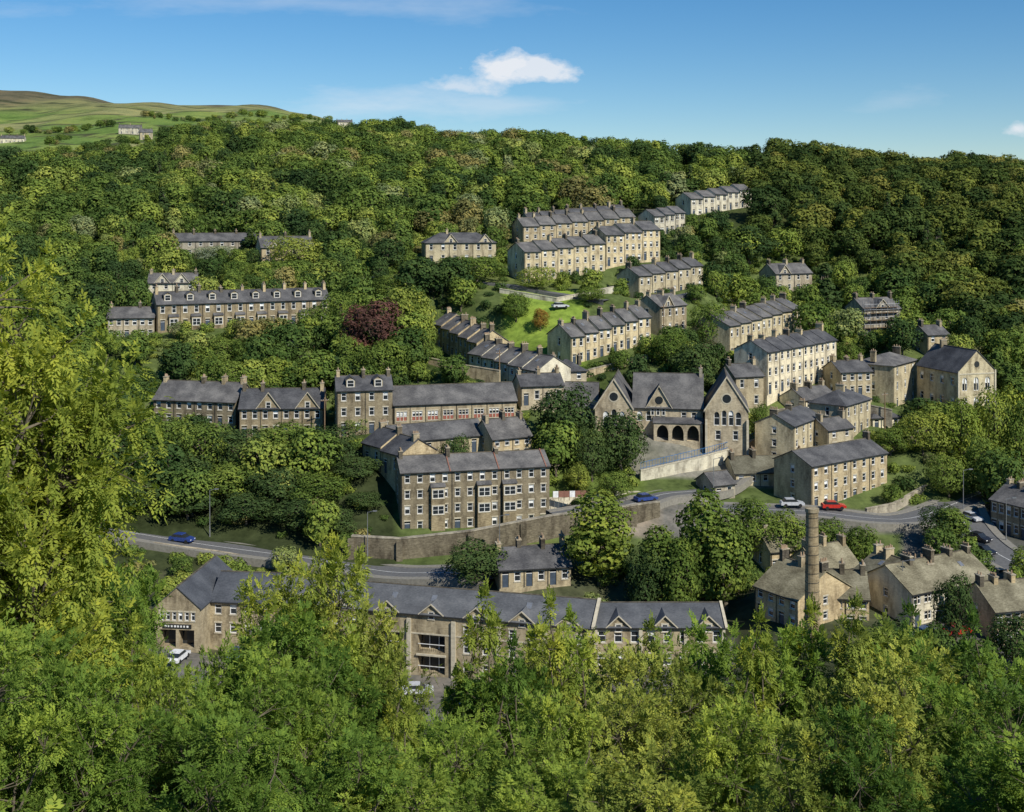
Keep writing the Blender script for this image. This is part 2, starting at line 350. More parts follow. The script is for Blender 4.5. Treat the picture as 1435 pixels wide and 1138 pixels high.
def terrace(name, a, c, H, W=8, rise=2.4, n=4, st=2, step=False, mat='cream', roof='slate', chim=True, dorm=False, bays=False,
            cpu=2, hip=False, ww=1.0, doors=True, gables=(), kind='win', gablewin=1, chmat=None, sky=0, whf=0.52, gg=(4.0, 2.4)):
    A, C = P(*a), P(*c)
    dx, dy = C[0]-A[0], C[1]-A[1]; L = math.hypot(dx, dy); ang = math.atan2(dy, dx)
    dz = C[2]-A[2]
    zo = A[2]-H if step else (A[2]+C[2])/2-H
    b = Builder(name, (A[0], A[1], zo), ang)
    l = L/n; sl = rise/(W/2)
    units = [(i*l, l, dz*(i+0.5)/n) for i in range(n)] if step else [(0, L, 0.0)]
    for k, (x0, ll, z) in enumerate(units):
        keep = b.T; b.T = keep @ TR(0, 0, z)
        cols = cpu if step else cpu*n
        drs = () if not doors else tuple(range(0, cols, cpu))
        fr = wins(ll, H, st, cols, ww, whf, drs, kind=kind)
        gl = wins(W, H, st, gablewin, 0.9) if gablewin else []
        block(b, x0, 0, ll, W, H, rise, mat, roof, front=fr, right=gl, left=gl, back=wins(ll, H, st, max(1, cols//2)),
              hip=hip, el=0.2 if k == 0 else 0, er=0.2 if k == len(units)-1 else 0, zb=-6)
        if sky:
            for q in range(sky):
                xs = x0+ll*(q+random.random()*0.8+0.1)/sky; ys = W*0.25; zz = H+ys*sl
                b.slab('skylights', 'steel', [(xs,ys,zz+0.17),(xs+0.7,ys,zz+0.17),(xs+0.7,ys+0.8,zz+0.17+0.8*sl),(xs,ys+0.8,zz+0.17+0.8*sl)], 0.06)
        reg(b, x0, 0, ll, W, z)
        b.T = keep
    if chim:
        for i in range(n+1):
            z = 0 if not step else dz*(min(max(i, 0.5), n-0.5))/n
            if hip and (i == 0 or i == n) and n > 1: continue
            if n > 2 and random.random() < 0.15: continue
            xx = min(max(i*l, 0.45), L-0.45)
            chimney(b, xx, W/2+random.uniform(-0.3, 0.3), H+rise+z, chmat or ('sootstone' if random.random() < 0.45 else 'buff'), h=random.uniform(0.7, 1.35), d=random.uniform(1.0, 1.8), pots=random.choice((2, 3, 4, 5)))
    for i in range(n):
        z = 0 if not step else dz*(i+0.5)/n
        keep = b.T; b.T = keep @ TR(0, 0, z)
        if dorm: dormer(b, (i+0.5)*l, H, W, rise, mat, roof)
        if bays: bay(b, (i+0.72)*l, 0.2, H/st*(2 if st > 2 else 1)-0.1, mat, 2 if st > 2 else 1)
        b.cyl('downpipes', 'darktrim', (i*l+0.12, -0.1, 0), (i*l+0.12, -0.1, H-0.1), 0.05, 0.05, 5)
        b.T = keep
    for g in gables:
        gablet(b, L*g, gg[0], gg[1], H, sl, mat, roof)
    return b

def T(*a, **k): terrace(*a, **k).finish()

# ================================================================= BUILDINGS
# --- four-storey terrace above the retaining wall
b = terrace('four_storey_terrace', (562,659,214), (770,657,220), 10.8, 9, 2.0, 3, 4, mat='dark', chim=True, cpu=4, ww=0.95, chmat='sootstone')
for xx in (6.4, 14.6, 19.2):
    bay(b, xx, 2.6, 5.6, 'dark', 2, 2.4, 0.8)
for xx in (8.5, 17.2, 25.8):
    b.slab('coping', 'redtile', [(xx,-0.35,10.62),(xx+0.2,-0.35,10.62),(xx+0.2,4.5,12.85),(xx,4.5,12.85)], 0.3)
b.finish()
T('long_stone_terrace', (220,430,290), (462,416,308), 6.3, 8, 2.6, 8, 2, mat='dark', dorm=True, bays=True)
T('stone_cottage_row', (243,339,395), (363,336,405), 4.8, 8, 2.4, 4, 2, mat='grey')
T('stone_villa', (366,347,372), (440,346,378), 6.2, 9, 3.2, 2, 2, mat='buff', gables=(0.25,))
T('cream_house', (207,397,330), (275,396,332), 4.8, 8, 2.4, 2, 2, mat='light', gables=(0.3, 0.7))
T('stone_cottage', (150,447,288), (216,444,290), 5, 8, 2.2, 3, 2, mat='grey')
T('stone_villa', (596,341,368), (695,339,372), 6.4, 10, 2.8, 3, 2, mat='cream', hip=True, gables=(0.36, 0.85))
T('upper_terrace', (733,318,388), (890,303,404), 7, 9, 2.6, 7, 3, step=True, mat='buff')
T('upper_terrace', (742,310,410), (880,297,424), 5, 9, 2.6, 7, 2, step=True, mat='buff')
T('tall_terrace', (735,354,338), (848,340,352), 8.6, 9, 2.4, 5, 3, step=True, mat='cream', cpu=2)
T('tall_terrace', (849,331,353), (925,320,364), 9, 9, 2.4, 3, 3, step=True, mat='cream', cpu=3)
T('hilltop_terrace', (968,280,430), (1053,265,446), 6.3, 8, 2.1, 5, 2, step=True, mat='light', chim=False, cpu=2, ww=1.4)
T('hilltop_terrace', (917,304,402), (960,297,410), 6.5, 8, 2.1, 3, 2, step=True, mat='light', chim=False, ww=1.4)
T('stepped_terrace', (895,388,335), (985,371,354), 7.2, 8, 2.2, 5, 2, step=True, mat='cream')
T('stepped_terrace', (800,474,280), (912,442,295), 6.6, 8.5, 2.5, 6, 2, step=True, mat='cream', sky=1)
T('gabled_house', (925,434,300), (962,423,308), 7, 8, 2.6, 2, 2, mat='buff', gables=(0.3,))
T('stepped_terrace', (1022,458,295), (1123,431,322), 8, 10.5, 2.4, 7, 2, step=True, mat='cream', sky=1)
T('pale_terrace', (1075,494,265), (1172,476,285), 9.2, 8.5, 2.2, 6, 3, step=True, mat='light')
T('stone_house', (1030,528,262), (1070,527,264), 7, 8, 2.2, 1, 2, mat='buff')
T('downhill_terrace', (607,452,306), (668,482,282), 6.2, 8, 2.6, 5, 2, step=True, mat='buff', sky=1)
T('downhill_terrace', (657,494,274), (752,521,254), 6, 9, 2.6, 5, 2, step=True, mat='light', sky=1)
T('small_stone_house', (780,521,262), (822,519,264), 5, 7, 2, 1, 2, mat='grey', hip=True)
T('small_stone_house', (730,541,250), (790,540,252), 4, 7, 2, 2, 1, mat='grey')
T('three_storey_house', (472,547,238), (550,547,240), 8.7, 9, 2.2, 2, 3, mat='dark', dorm=True)
T('workshop_row', (552,567,240), (724,562,246), 4.6, 9, 3.0, 8, 1, mat='buff', chim=False, doors=False, cpu=1, ww=2.0, kind='panel', whf=0.62)
T('low_workshop', (552,623,228), (680,606,236), 3.2, 8, 2.4, 4, 1, mat='buff', chim=False, cpu=1)
T('low_workshop', (508,618,230), (560,640,220), 4, 8, 2.4, 2, 1, mat='buff', step=True)
T('gabled_house', (690,614,232), (745,612,236), 4.2, 8, 3.0, 2, 2, mat='buff')
T('stone_terrace', (215,556,250), (330,567,246), 5, 9, 3.2, 4, 2, mat='dark')
T('gabled_terrace', (335,573,243), (452,571,244), 6, 9, 3.2, 4, 2, mat='dark', gables=(0.35, 0.82), gg=(4.5, 3.0))
T('tall_house', (1252,512,278), (1285,505,290), 10, 9.5, 1.8, 1, 3, mat='cream', hip=True, cpu=3)
T('stone_house', (1178,521,272), (1222,521,274), 5.5, 8, 2, 2, 2, mat='buff')
T('porch_building', (1222,586,262), (1262,584,264), 3, 6, 1.6, 1, 1, mat='light', hip=True, chim=False, cpu=3)
T('tall_house', (1112,594,240), (1150,587,252), 7.6, 8, 2, 2, 3, mat='cream')
T('stone_house', (1185,567,252), (1220,560,262), 7, 8, 2.2, 2, 2, mat='cream', hip=True)
T('small_stone_house', (1128,560,262), (1172,556,268), 5, 7, 2, 2, 2, mat='light')
T('small_stone_house', (1160,602,246), (1196,600,250), 4.6, 6, 1.8, 1, 2, mat='cream')
T('small_stone_house', (1000,680,229), (1030,678,231), 3.2, 6, 1.8, 1, 1, mat='grey', chim=False)
T('small_stone_house', (1300,470,300), (1330,468,302), 5, 7, 2, 1, 2, mat='buff')
T('stone_villa', (1087,386,368), (1138,380,374), 5.6, 8, 2.8, 2, 2, mat='grey', gables=(0.25,))
T('white_inn', (1030,664,236), (1133,660,238), 4.8, 8, 2.4, 3, 2, mat='cream', roof='stoneslate')
T('three_storey_terrace', (1137,650,226), (1243,638,239), 8.1, 9, 2.1, 4, 3, mat='buff')
T('cottage_row', (700,798,187), (800,794,189), 2.8, 8, 2.3, 3, 1, mat='buff')
T('corner_shop', (1388,700,222), (1450,714,214), 6, 9, 2.4, 3, 2, mat='dark')
T('riverside_building', (1058,824,178), (1118,838,171), 4.2, 11, 3.2, 2, 2, mat='buff', roof='stoneslate')
T('riverside_building', (1150,800,196), (1205,795,200), 5.0, 8, 3.0, 2, 2, mat='buff', roof='stoneslate')
T('riverside_building', (1150,838,176), (1218,838,175), 4.4, 8, 2.8, 2, 2, mat='buff', roof='stoneslate')
T('shop_row', (1196,804,190), (1274,826,179), 4.6, 9, 2.6, 4, 2, mat='buff', roof='stoneslate', sky=2)
T('shop_row', (1278,832,174), (1393,810,182), 4.8, 10, 2.8, 4, 2, mat='light', roof='stoneslate', sky=1, ww=1.4)
T('corner_shop', (1395,856,168), (1470,852,170), 5.0, 9, 2.6, 3, 2, mat='buff', roof='stoneslate')
T('riverside_building', (1080,772,202), (1130,770,204), 4.0, 7, 2.4, 2, 1, mat='buff', roof='stoneslate')
T('hill_cottage', (10,290,520), (38,290,522), 4, 8, 2.4, 2, 2, mat='buff')

# --- chapel at the right
A, C = P(1285,511,286), P(1342,513,272)
L = math.hypot(C[0]-A[0], C[1]-A[1]); ang = math.atan2(C[1]-A[1], C[0]-A[0])
b = Builder('chapel', (A[0], A[1], A[2]-9), ang)
gw = []
for c_ in range(3):
    for z, h in ((1.2, 2.2), (4.8, 3.0)):
        gw.append((1.2+c_*3.0, z, 1.3, h, 'arch'))
block(b, 0, 0, L, 10, 9, 4.6, 'cream', 'slate', front=wins(L, 9, 2, 4, 1.2, 0.6), right=gw, left=gw, zb=-6)
b.T = TR(L, 0, 0, 90); b.cyl('oculus', 'glass', (5, -0.03, 10.6), (5, 0.02, 10.6), 0.7, 0.7, 14); b.box('string_course', 'trim', 0, 10, -0.1, -0.003, 8.4, 8.7)
for xx in (0.0, 9.6): b.box('pilasters', 'trim', xx, xx+0.4, -0.2, -0.003, -2, 9.3)
b.T = Matrix.Identity(4)
chimney(b, L*0.2, 5, 13.6); reg(b, 0, 0, L, 10); b.finish()

# --- gothic school with three arches
A, C = P(887,573,248), P(985,569,246)
L = math.hypot(C[0]-A[0], C[1]-A[1]); ang = math.atan2(C[1]-A[1], C[0]-A[0])
b = Builder('stone_school', (A[0], A[1], (A[2]+C[2])/2-6), ang)
block(b, 0, 0, L, 12, 6, 6.0, 'grey', 'slate', front=[(0.8,3.2,1.1,2.0,'arch'),(2.6,3.2,1.1,2.0,'arch'),(9.6,3.4,1.0,1.7,'win'),(11.6,3.4,1.0,1.7,'win')], back=wins(L,6,1,5), zb=-6)
wall(b, TR(4.2, -2.0, 0), 9.6, -4, 3.2, [(0.6,-0.3,2.3,3.1,'archdeep'),(3.6,-0.3,2.3,3.1,'archdeep'),(6.6,-0.3,2.3,3.1,'archdeep')], 'grey')
b.f('walls', 'grey', [(4.2,-2,-4),(4.2,-2,3.2),(4.2,-0.01,4.0),(4.2,-0.01,-4)])
b.f('walls', 'grey', [(13.8,-2,-4),(13.8,-0.01,-4),(13.8,-0.01,4.0),(13.8,-2,3.2)])
b.slab('roof', 'slate', [(4.0,-2.2,3.15),(14.0,-2.2,3.15),(14.0,-0.01,4.0),(4.0,-0.01,4.0)], 0.12)
gablet(b, 5.2, 5.0, 4.2, 6, 1.0, 'grey', 'slate', win=False)
b.cyl('rose_window', 'glass', (5.2,-0.08,7.4), (5.2,-0.04,7.4), 0.8, 0.8, 14)
for xx in (3.9, 5.0, 6.1): proudwin(b, xx-0.3, 4.4, 0.6, 1.6, -0.04)
def gable_wing(b, x, w, y, dep, H, rise, mat, roof, wn, side_r=()):
    keep = b.T; b.T = keep @ TR(x, y+dep, 0, -90)
    block(b, 0, 0, dep, w, H, rise, mat, roof, right=wn, left=[], front=[], back=list(side_r), el=0.2, er=0.15, zb=-6)
    b.T = keep
gable_wing(b, -7.4, 7.4, -2.6, 16, 6, 5.6, 'grey', 'slate', [(1.6,2.6,1.1,2.8,'arch'),(3.2,2.6,1.1,3.2,'arch'),(4.8,2.6,1.1,2.8,'arch')])
gable_wing(b, 14.3, 8.4, -2.2, 16, 6, 6.4, 'grey', 'slate', [(1.7,3.0,1.1,2.7,'arch'),(3.2,3.0,0.95,3.0,'arch'),(4.55,3.0,0.95,3.0,'arch'),(5.9,3.0,1.1,2.7,'arch'),(2.0,0.2,1.0,1.8,'win'),(5.4,0.2,1.0,1.8,'win')])
b.T = TR(0,0,0)
for cx, yy in ((-3.7,-2.6),(18.5,-2.2)):
    b.cyl('rose_window', 'glass', (cx,yy-0.05,8.3), (cx,yy+0.01,8.3), 0.85, 0.85, 16)
    b.cyl('rose_window_rim', 'trim', (cx,yy-0.035,8.3), (cx,yy+0.01,8.3), 1.1, 1.1, 16)
for x_, w_, y_, r_ in ((-7.4,7.4,-2.6,5.6),(14.3,8.4,-2.2,6.4)):
    for sg in (-1, 1):
        xc = x_+w_/2
        b.slab('coping', 'trim', [(xc+sg*(w_/2+0.25),y_-0.25,6-0.4),(xc,y_-0.25,6+r_),(xc,y_-0.02,6+r_),(xc+sg*(w_/2+0.25),y_-0.02,6-0.4)], 0.42)
for xx in (-7.4, -0.35, 14.3, 22.3): b.box('buttresses', 'trim', xx, xx+0.45, -3.3 if xx < 1 else -2.9, -2.2 if xx > 1 else -2.6, -3, 4.2)
block(b, -16, 4, 8.4, 9, 5, 4.5, 'grey', 'slate', front=wins(8.4,5,1,3), zb=-6)
chimney(b, 13.5, 6, 12, 'grey')
reg(b, -16, 4, 8.4, 9); reg(b, -7.4, -2.4, 30, 14); b.finish()

# --- scaffolded house
T('scaffolded_house', (1211,434,338), (1262,432,342), 8, 9, 2.8, 2, 2, mat='grey', gables=(0.5,), gg=(5, 2.6))
A = P(1211,434,338)
b = Builder('scaffolding', (A[0], A[1], A[2]-8), math.atan2(4, 10))
for i in range(7):
    for yy in (-1.3, -0.3):
        b.cyl('poles', 'steel', (i*1.9-0.8, yy, -2), (i*1.9-0.8, yy, 10.5), 0.06, 0.06, 5)
for z in (2, 4, 6, 8, 9.5):
    b.cyl('rails', 'steel', (-1, -1.3, z), (10.8, -1.3, z), 0.05, 0.05, 5)
    b.box('planks', 'wood', -1, 10.8, -1.25, -0.35, z-1.0, z-0.94)
b.finish()

# --- long modern apartment block in the valley
A, C = P(300,846,183), P(830,869,169)
dx, dy = C[0]-A[0], C[1]-A[1]; L = math.hypot(dx, dy); ang = math.atan2(dy, dx); zo = (A[2]+C[2])/2-9
b = Builder('apartment_block', (A[0], A[1], zo), ang)
ops = []; sp = 6.6; nb = int(L/sp); x_off = L-nb*sp
BAL = (nb-4, nb-5)
for i in range(nb):
    xc = x_off+(i+0.5)*sp
    if i in BAL:
        ops.append((xc-2.0, 0.6, 4.0, 2.5, 'deep')); ops.append((xc-2.0, 3.7, 4.0, 2.4, 'deep'))
    else:
        for dxx in (-1.9, 0.9):
            ops.append((xc+dxx, 1.0, 1.0, 1.5, 'win')); ops.append((xc+dxx, 3.9, 1.0, 1.5, 'win'))
            ops.append((xc+dxx, 6.5, 1.0, 1.3, 'win'))
block(b, 0, 0, L, 9, 9, 2.4, 'buff', 'slate2', front=ops, back=wins(L,9,3,14), left=wins(9,9,3,2), right=wins(9,9,3,2), zb=-5)
for i in range(nb):
    xc = x_off+(i+0.5)*sp
    gablet(b, xc, 3.4, 1.4, 9, 0.533, 'buff', 'slate2', win=False)
    proudwin(b, xc-0.4, 8.35, 0.8, 1.0, -0.04)
    if i in BAL:
        for z in (0.6, 3.7):
            for q in range(13): b.box('balcony_rails', 'darktrim', xc-1.95+q*0.32, xc-1.92+q*0.32, 0.05, 0.09, z, z+1.0)
            b.box('balcony_rails', 'white', xc-2.0, xc+2.0, 0.04, 0.1, z+1.0, z+1.08)
            for xx in (xc-0.7, xc+0.7): b.box('balcony_posts', 'white', xx-0.06, xx+0.06, 1.4, 1.5, z, z+2.4)
        b.box('balcony_slab', 'trim', xc-2.2, xc+2.2, -0.3, -0.01, 3.15, 3.4)
for i in range(nb+1):
    xx = x_off+i*sp; b.box('pilasters', 'trim', min(xx, L-0.4)-0.3, min(xx, L-0.4)+0.3, -0.35, -0.004, -2, 8.3)
b.box('string_course', 'trim', 0, L, -0.06, -0.005, 6.1, 6.32)
b.slab('coping', 'trim', [(L-0.05,-0.4,9.0),(L+0.4,-0.4,9.0),(L+0.4,4.5,11.5),(L-0.05,4.5,11.5)], 0.3)
for xs in (6, 14, 19, 27, 33, 40, 47): b.slab('skylights', 'steel', [(xs,2,9+1.07+.19),(xs+.8,2,9+1.07+.19),(xs+.8,3,9+1.6+.19),(xs,3,9+1.6+.19)], 0.05)
reg(b, 0, 0, L, 9); b.finish()
A, C = P(832,872,170), P(1016,886,170)
dx, dy = C[0]-A[0], C[1]-A[1]; L = math.hypot(dx, dy); ang = math.atan2(dy, dx); zo = (A[2]+C[2])/2-6.2
b = Builder('apartment_wing', (A[0], A[1], zo), ang)
block(b, 0, 0, L, 9, 6.2, 1.9, 'buff', 'slate2', front=wins(L,6.2,2,8,1.1,0.5), right=wins(9,6.2,2,3), zb=-5)
for g in (3.4, 9.8, 15.8):
    gablet(b, g, 3.2, 1.5, 6.2, 0.42, 'buff', 'slate2', win=False); proudwin(b, g-0.4, 5.6, 0.8, 1.0, -0.04)
b.slab('coping', 'trim', [(L-0.05,-0.4,6.1),(L+0.35,-0.4,6.1),(L+0.35,4.5,8.15),(L-0.05,4.5,8.15)], 0.3)
for i in range(4): b.box('pilasters', 'trim', min(i*6.2, L-0.5), min(i*6.2, L-0.5)+0.5, -0.3, -0.004, -2, 6.0)
reg(b, 0, 0, L, 9); b.finish()
A = P(217,850,176)
b = Builder('garage_building', (A[0], A[1], A[2]-5.8), math.radians(-6))
gable_wing(b, 0, 6.6, 0, 16, 5.8, 2.8, 'buff', 'slate2', [(0.8,0.1,2.3,2.5,'deep'),(3.5,0.1,2.3,2.5,'deep')]+[(0.7+q*0.92,3.9,0.62,1.2,'win') for q in range(6)])
block(b, 6.6, 4.5, 9, 10, 5.4, 2.8, 'buff', 'slate2', front=wins(9,5.4,2,4), zb=-5)
b.box('sign_board', 'darktrim', 1.2, 5.4, -0.12, -0.01, 2.85, 3.4)
for q, ch in enumerate((0.28,0.22,0.25,0.3,0.26,0.24,0.22,0.27)): b.box('sign_letters', 'white', 1.5+q*0.46, 1.5+q*0.46+ch, -0.15, -0.125, 3.0, 3.26)
reg(b, 0, 0, 15, 15); b.finish()

# --- mill chimney
A = P(1138,712,168)
b = Builder('mill_chimney', (A[0], A[1], -60), 0)
zt = A[2]+60
b.cyl('shaft', 'dark', (0,0,-2), (0,0,zt-0.5), 1.1, 0.82, 20)
b.cyl('cap', 'buff', (0,0,zt-0.5), (0,0,zt), 0.94, 0.94, 20)
for k in range(1, 16):
    z = k*1.25
    if z < zt-1: b.cyl('bands', 'sootstone', (0,0,z), (0,0,z+0.10), 1.1-0.28*z/zt+0.02, 1.1-0.28*z/zt+0.02, 20)
b.finish()
FOOT.append((A[0]-1.5, A[1]-1.5, 0, 3, 3, -59))

# --- walls
def strip_wall(name, pts, h, th, mat, coping=True, ctrl=True):
    W_ = [P(*p) for p in pts]
    Q = []
    for i in range(len(W_)-1):
        a_, c_ = W_[i], W_[i+1]; n = max(1, int(math.dist(a_[:2], c_[:2])/4))
        for k in range(n): Q.append(tuple(a_[j]+(c_[j]-a_[j])*k/n for j in range(3)))
    Q.append(W_[-1])
    o = Q[0]; b = Builder(name, o, 0)
    for i in range(len(Q)-1):
        a_ = Vector(Q[i])-Vector(o); c_ = Vector(Q[i+1])-Vector(o)
        d = (c_-a_); d.z = 0; d.normalize(); nb_ = Vector((-d.y, d.x, 0))
        p = [a_, c_, c_+nb_*th, a_+nb_*th]
        low = [(q.x, q.y, q.z-h-2) for q in p]; hi = [(q.x, q.y, q.z) for q in p]
        b.f('wall', mat, [low[0], low[1], hi[1], hi[0]]); b.f('wall', mat, [hi[3], hi[2], low[2], low[3]])
        b.f('wall', mat, hi)
        if i == 0: b.f('wall', mat, [low[0], hi[0], hi[3], low[3]])
        if i == len(Q)-2: b.f('wall', mat, [low[1], low[2], hi[2], hi[1]])
        if coping:
            p2 = [a_-nb_*0.08, c_-nb_*0.08, c_+nb_*(th+0.08), a_+nb_*(th+0.08)]
            b.slab('coping', 'trim' if mat == 'light' else 'grey', [(q.x, q.y, q.z+0.005) for q in p2], 0.16)
        if h > 3 and mat == 'retain' and i % 2 == 0:
            b.box('piers', mat, a_.x-0.5, a_.x+0.5, a_.y-0.45, a_.y+0.05, a_.z-h-2, a_.z-0.3)
        if ctrl:
            m = Vector(Q[i]); CTRL.append((m.x+nb_.x*3, m.y+nb_.y*3, m.z-0.9)); CTRL.append((m.x-nb_.x*1.5, m.y-nb_.y*1.5, m.z-h)); CTRL.append((m.x-nb_.x*4, m.y-nb_.y*4, m.z-h))
    b.finish(); return Q
strip_wall('retaining_wall', [(492,752,204),(560,756,203),(660,745,204),(770,724,208),(850,714,212),(925,704,218)], 5.5, 0.8, 'retain')
strip_wall('school_wall', [(898,660,235),(985,640,239),(1030,628,244),(1088,606,254)], 3.6, 0.6, 'light')
strip_wall('garden_wall', [(1215,714,223),(1255,706,227),(1300,680,240)], 2.6, 0.5, 'grey')
strip_wall('roadside_wall', [(110,748,211),(300,773,206),(440,797,200)], 1.3, 0.4, 'buff')
strip_wall('garden_wall', [(765,700,221),(850,690,226),(905,690,230)], 1.8, 0.5, 'light')
strip_wall('garden_wall', [(590,500,268),(650,512,262),(700,520,258)], 1.2, 0.4, 'buff')
strip_wall('garden_wall', [(820,520,270),(900,500,277),(925,492,280)], 1.2, 0.4, 'buff')
strip_wall('garden_wall', [(700,405,322),(780,418,316),(860,402,324)], 1.2, 0.4, 'light')
strip_wall('garden_wall', [(800,560,256),(850,566,252)], 1.2, 0.4, 'grey')
strip_wall('garden_wall', [(1090,575,262),(1180,560,266),(1250,575,262)], 1.6, 0.4, 'grey')
strip_wall('garden_wall', [(1150,640,240),(1240,625,246),(1300,600,255)], 1.8, 0.4, 'grey')

# ================================================================= ROADS (control first)
ROADS = [('road', [(60,728,217),(250,757,211),(440,783,204),(560,799,197),(640,806,194),(690,812,191)], 5.4),
         ('road', [(780,716,214),(880,704,221),(930,692,228),(1000,682,233),(1045,655,243),(1085,630,252),(1110,600,264)], 5.0),
         ('road', [(1000,712,222),(1120,716,220),(1250,722,218),(1340,705,233),(1390,690,244),(1470,655,262)], 6.0),
         ('road', [(1340,705,233),(1352,735,222),(1385,770,208),(1440,800,196)], 7.0),
         ('road', [(980,404,330),(900,428,318),(820,452,304)], 4.0),
         ('road', [(500,392,335),(600,392,334),(700,398,330),(850,425,316)], 4.0)]
def catmull(pts, n=8):
    out = []; m = len(pts)
    for i in range(m-1):
        p0, p1, p2, p3 = [np.array(pts[max(0, min(m-1, i+k))]) for k in (-1, 0, 1, 2)]
        for k in range(n):
            t = k/n; out.append(0.5*((2*p1)+(-p0+p2)*t+(2*p0-5*p1+4*p2-p3)*t*t+(-p0+3*p1-3*p2+p3)*t**3))
    out.append(np.array(pts[-1])); return out
ROADC = []
for nm, pts, w in ROADS:
    c = catmull([P(*p) for p in pts]); ROADC.append((nm, c, w))
    for q in c: CTRL.append(tuple(q))

# ================================================================= TERRAIN
nD = np.array([150,178,195,212,225,245,270,295,320,345,370,400,430], float)
nU = np.array([-200,0,340,620,940,1130,1300,1435,1700], float)
nZ = np.array([
 [-62,-62,-58,-54,-48,-42,-35,-30,-24,-18,-12,-6,-1],
 [-62,-62,-59,-54.5,-49,-42,-35,-30,-25,-19,-14,-9,-4],
 [-62,-63,-60,-57,-50,-43,-35,-28.5,-24,-20,-15.5,-11,-6],
 [-62,-64,-58,-54.5,-50,-42,-36,-33,-26,-21,-15,-9,-4],
 [-62,-62,-59,-55,-52,-45,-39,-34,-28,-21,-15,-8,-1],
 [-60,-59,-58,-56,-53,-47,-41,-34,-31,-28,-22,-14,-6],
 [-59,-58.5,-58,-57,-55,-50,-46,-43,-38,-31,-22,-11,-2],
 [-59,-58.5,-58.5,-57.5,-55.5,-51,-47,-44,-38,-30,-20,-9,0],
 [-59,-58.5,-58.5,-57.5,-55,-50,-46,-42,-36,-28,-18,-7,1]], float)
fD = np.array([480,550,650,800,1200,1700,2200,3000], float)
fU = np.array([-200,0,100,180,340,430,540,620,780,940,1130,1250,1435,1700], float)
fZ = np.array([
 [5,13,23,32,66,133,221,200],
 [4,13,23,32,66,133,221,200],
 [4,13,24,34,68,136,219,200],
 [4,14,26,38,75,140,195,180],
 [3,13,30,48,85,145,191,180],
 [3,14,31,48,84,138,178,160],
 [4,15,32,46,75,115,142,120],
 [4,16,31,42,60,70,70,60],
 [6,18,29,34,36,30,20,20],
 [6,16,24,18,5,0,0,0],
 [6,19,16,8,0,0,0,0],
 [9,20,18,10,0,0,0,0],
 [7,11,9,4,0,0,0,0],
 [5,5,2,0,0,0,0,0]], float)
allU = np.array(sorted(set(nU)|set(fU)))
TAB = np.zeros((len(allU), len(nD)+len(fD)))
for j in range(len(nD)): TAB[:, j] = np.interp(allU, nU, nZ[:, j])
for j in range(len(fD)): TAB[:, len(nD)+j] = np.interp(allU, fU, fZ[:, j])
allD = np.concatenate([nD, fD])
sD = np.array([-400,-60,0,10,20,40,60,80,100,125,150], float)
sZ = np.array([60,14,-3,-8,-13,-25,-36,-46,-54,-60.5,-62], float)
def base_h(x, y):
    x = np.asarray(x, float); y = np.asarray(y, float)
    u = np.clip(CX+F*x/np.maximum(y, 60), allU[0], allU[-1])
    d = np.clip(y, allD[0], allD[-1])
    i = np.clip(np.searchsorted(allU, u)-1, 0, len(allU)-2); j = np.clip(np.searchsorted(allD, d)-1, 0, len(allD)-2)
    fu = (u-allU[i])/(allU[i+1]-allU[i]); fd = (d-allD[j])/(allD[j+1]-allD[j]); fu = fu*fu*(3-2*fu)
    z = (TAB[i, j]*(1-fu)+TAB[i+1, j]*fu)*(1-fd)+(TAB[i, j+1]*(1-fu)+TAB[i+1, j+1]*fu)*fd
    zn = np.interp(y, sD, sZ)
    z = np.where(y < 150, zn+(np.interp(u, nU, nZ[:, 0])+62)*np.clip((y-80)/70, 0, 1), z)
    far = np.clip((y-900)/600, 0, 1)
    z = z+far*(4*np.sin(x*0.011+1)+3*np.sin(x*0.027+y*0.006)+1.5*np.sin(x*0.06+2))
    mid = np.clip((y-400)/100, 0, 1)*(1-far)
    z = z+mid*(2.2*np.sin(x*0.035+y*0.02)+1.6*np.sin(x*0.08-y*0.03+1))
    return z
CT = np.array([c for c in CTRL if c[1] < 700])
CR = CT[:, 2]-base_h(CT[:, 0], CT[:, 1])
def hgt(x, y):
    x = np.atleast_1d(np.asarray(x, float)); y = np.atleast_1d(np.asarray(y, float)); z = base_h(x, y)
    for s in range(0, len(x), 4000):
        xs, ys = x[s:s+4000], y[s:s+4000]
        d2 = (xs[:, None]-CT[None, :, 0])**2+(ys[:, None]-CT[None, :, 1])**2
        w = np.exp(-d2/(2*3.2**2))+0.03*np.exp(-d2/(2*8.0**2))
        z[s:s+4000] += (w*CR[None, :]).sum(1)/(w.sum(1)+0.02)
    return z
def h1(x, y): return float(hgt([x], [y])[0])
def farm(u0, u1, D, H, W, rise, n, st, mat):
    z = h1((u0-CX)/F*D, D)+H; v = VH-z*F/D
    T('farmhouse', (u0, v, D), (u1, v, D+4), H, W, rise, n, st, mat=mat)
farm(166,198,1250,6,9,3.4,2,2,'light'); farm(196,214,1150,7,10,3.6,1,2,'cream'); farm(472,494,1480,4,9,3,3,1,'light'); farm(0,34,1200,5,9,3,3,1,'light')

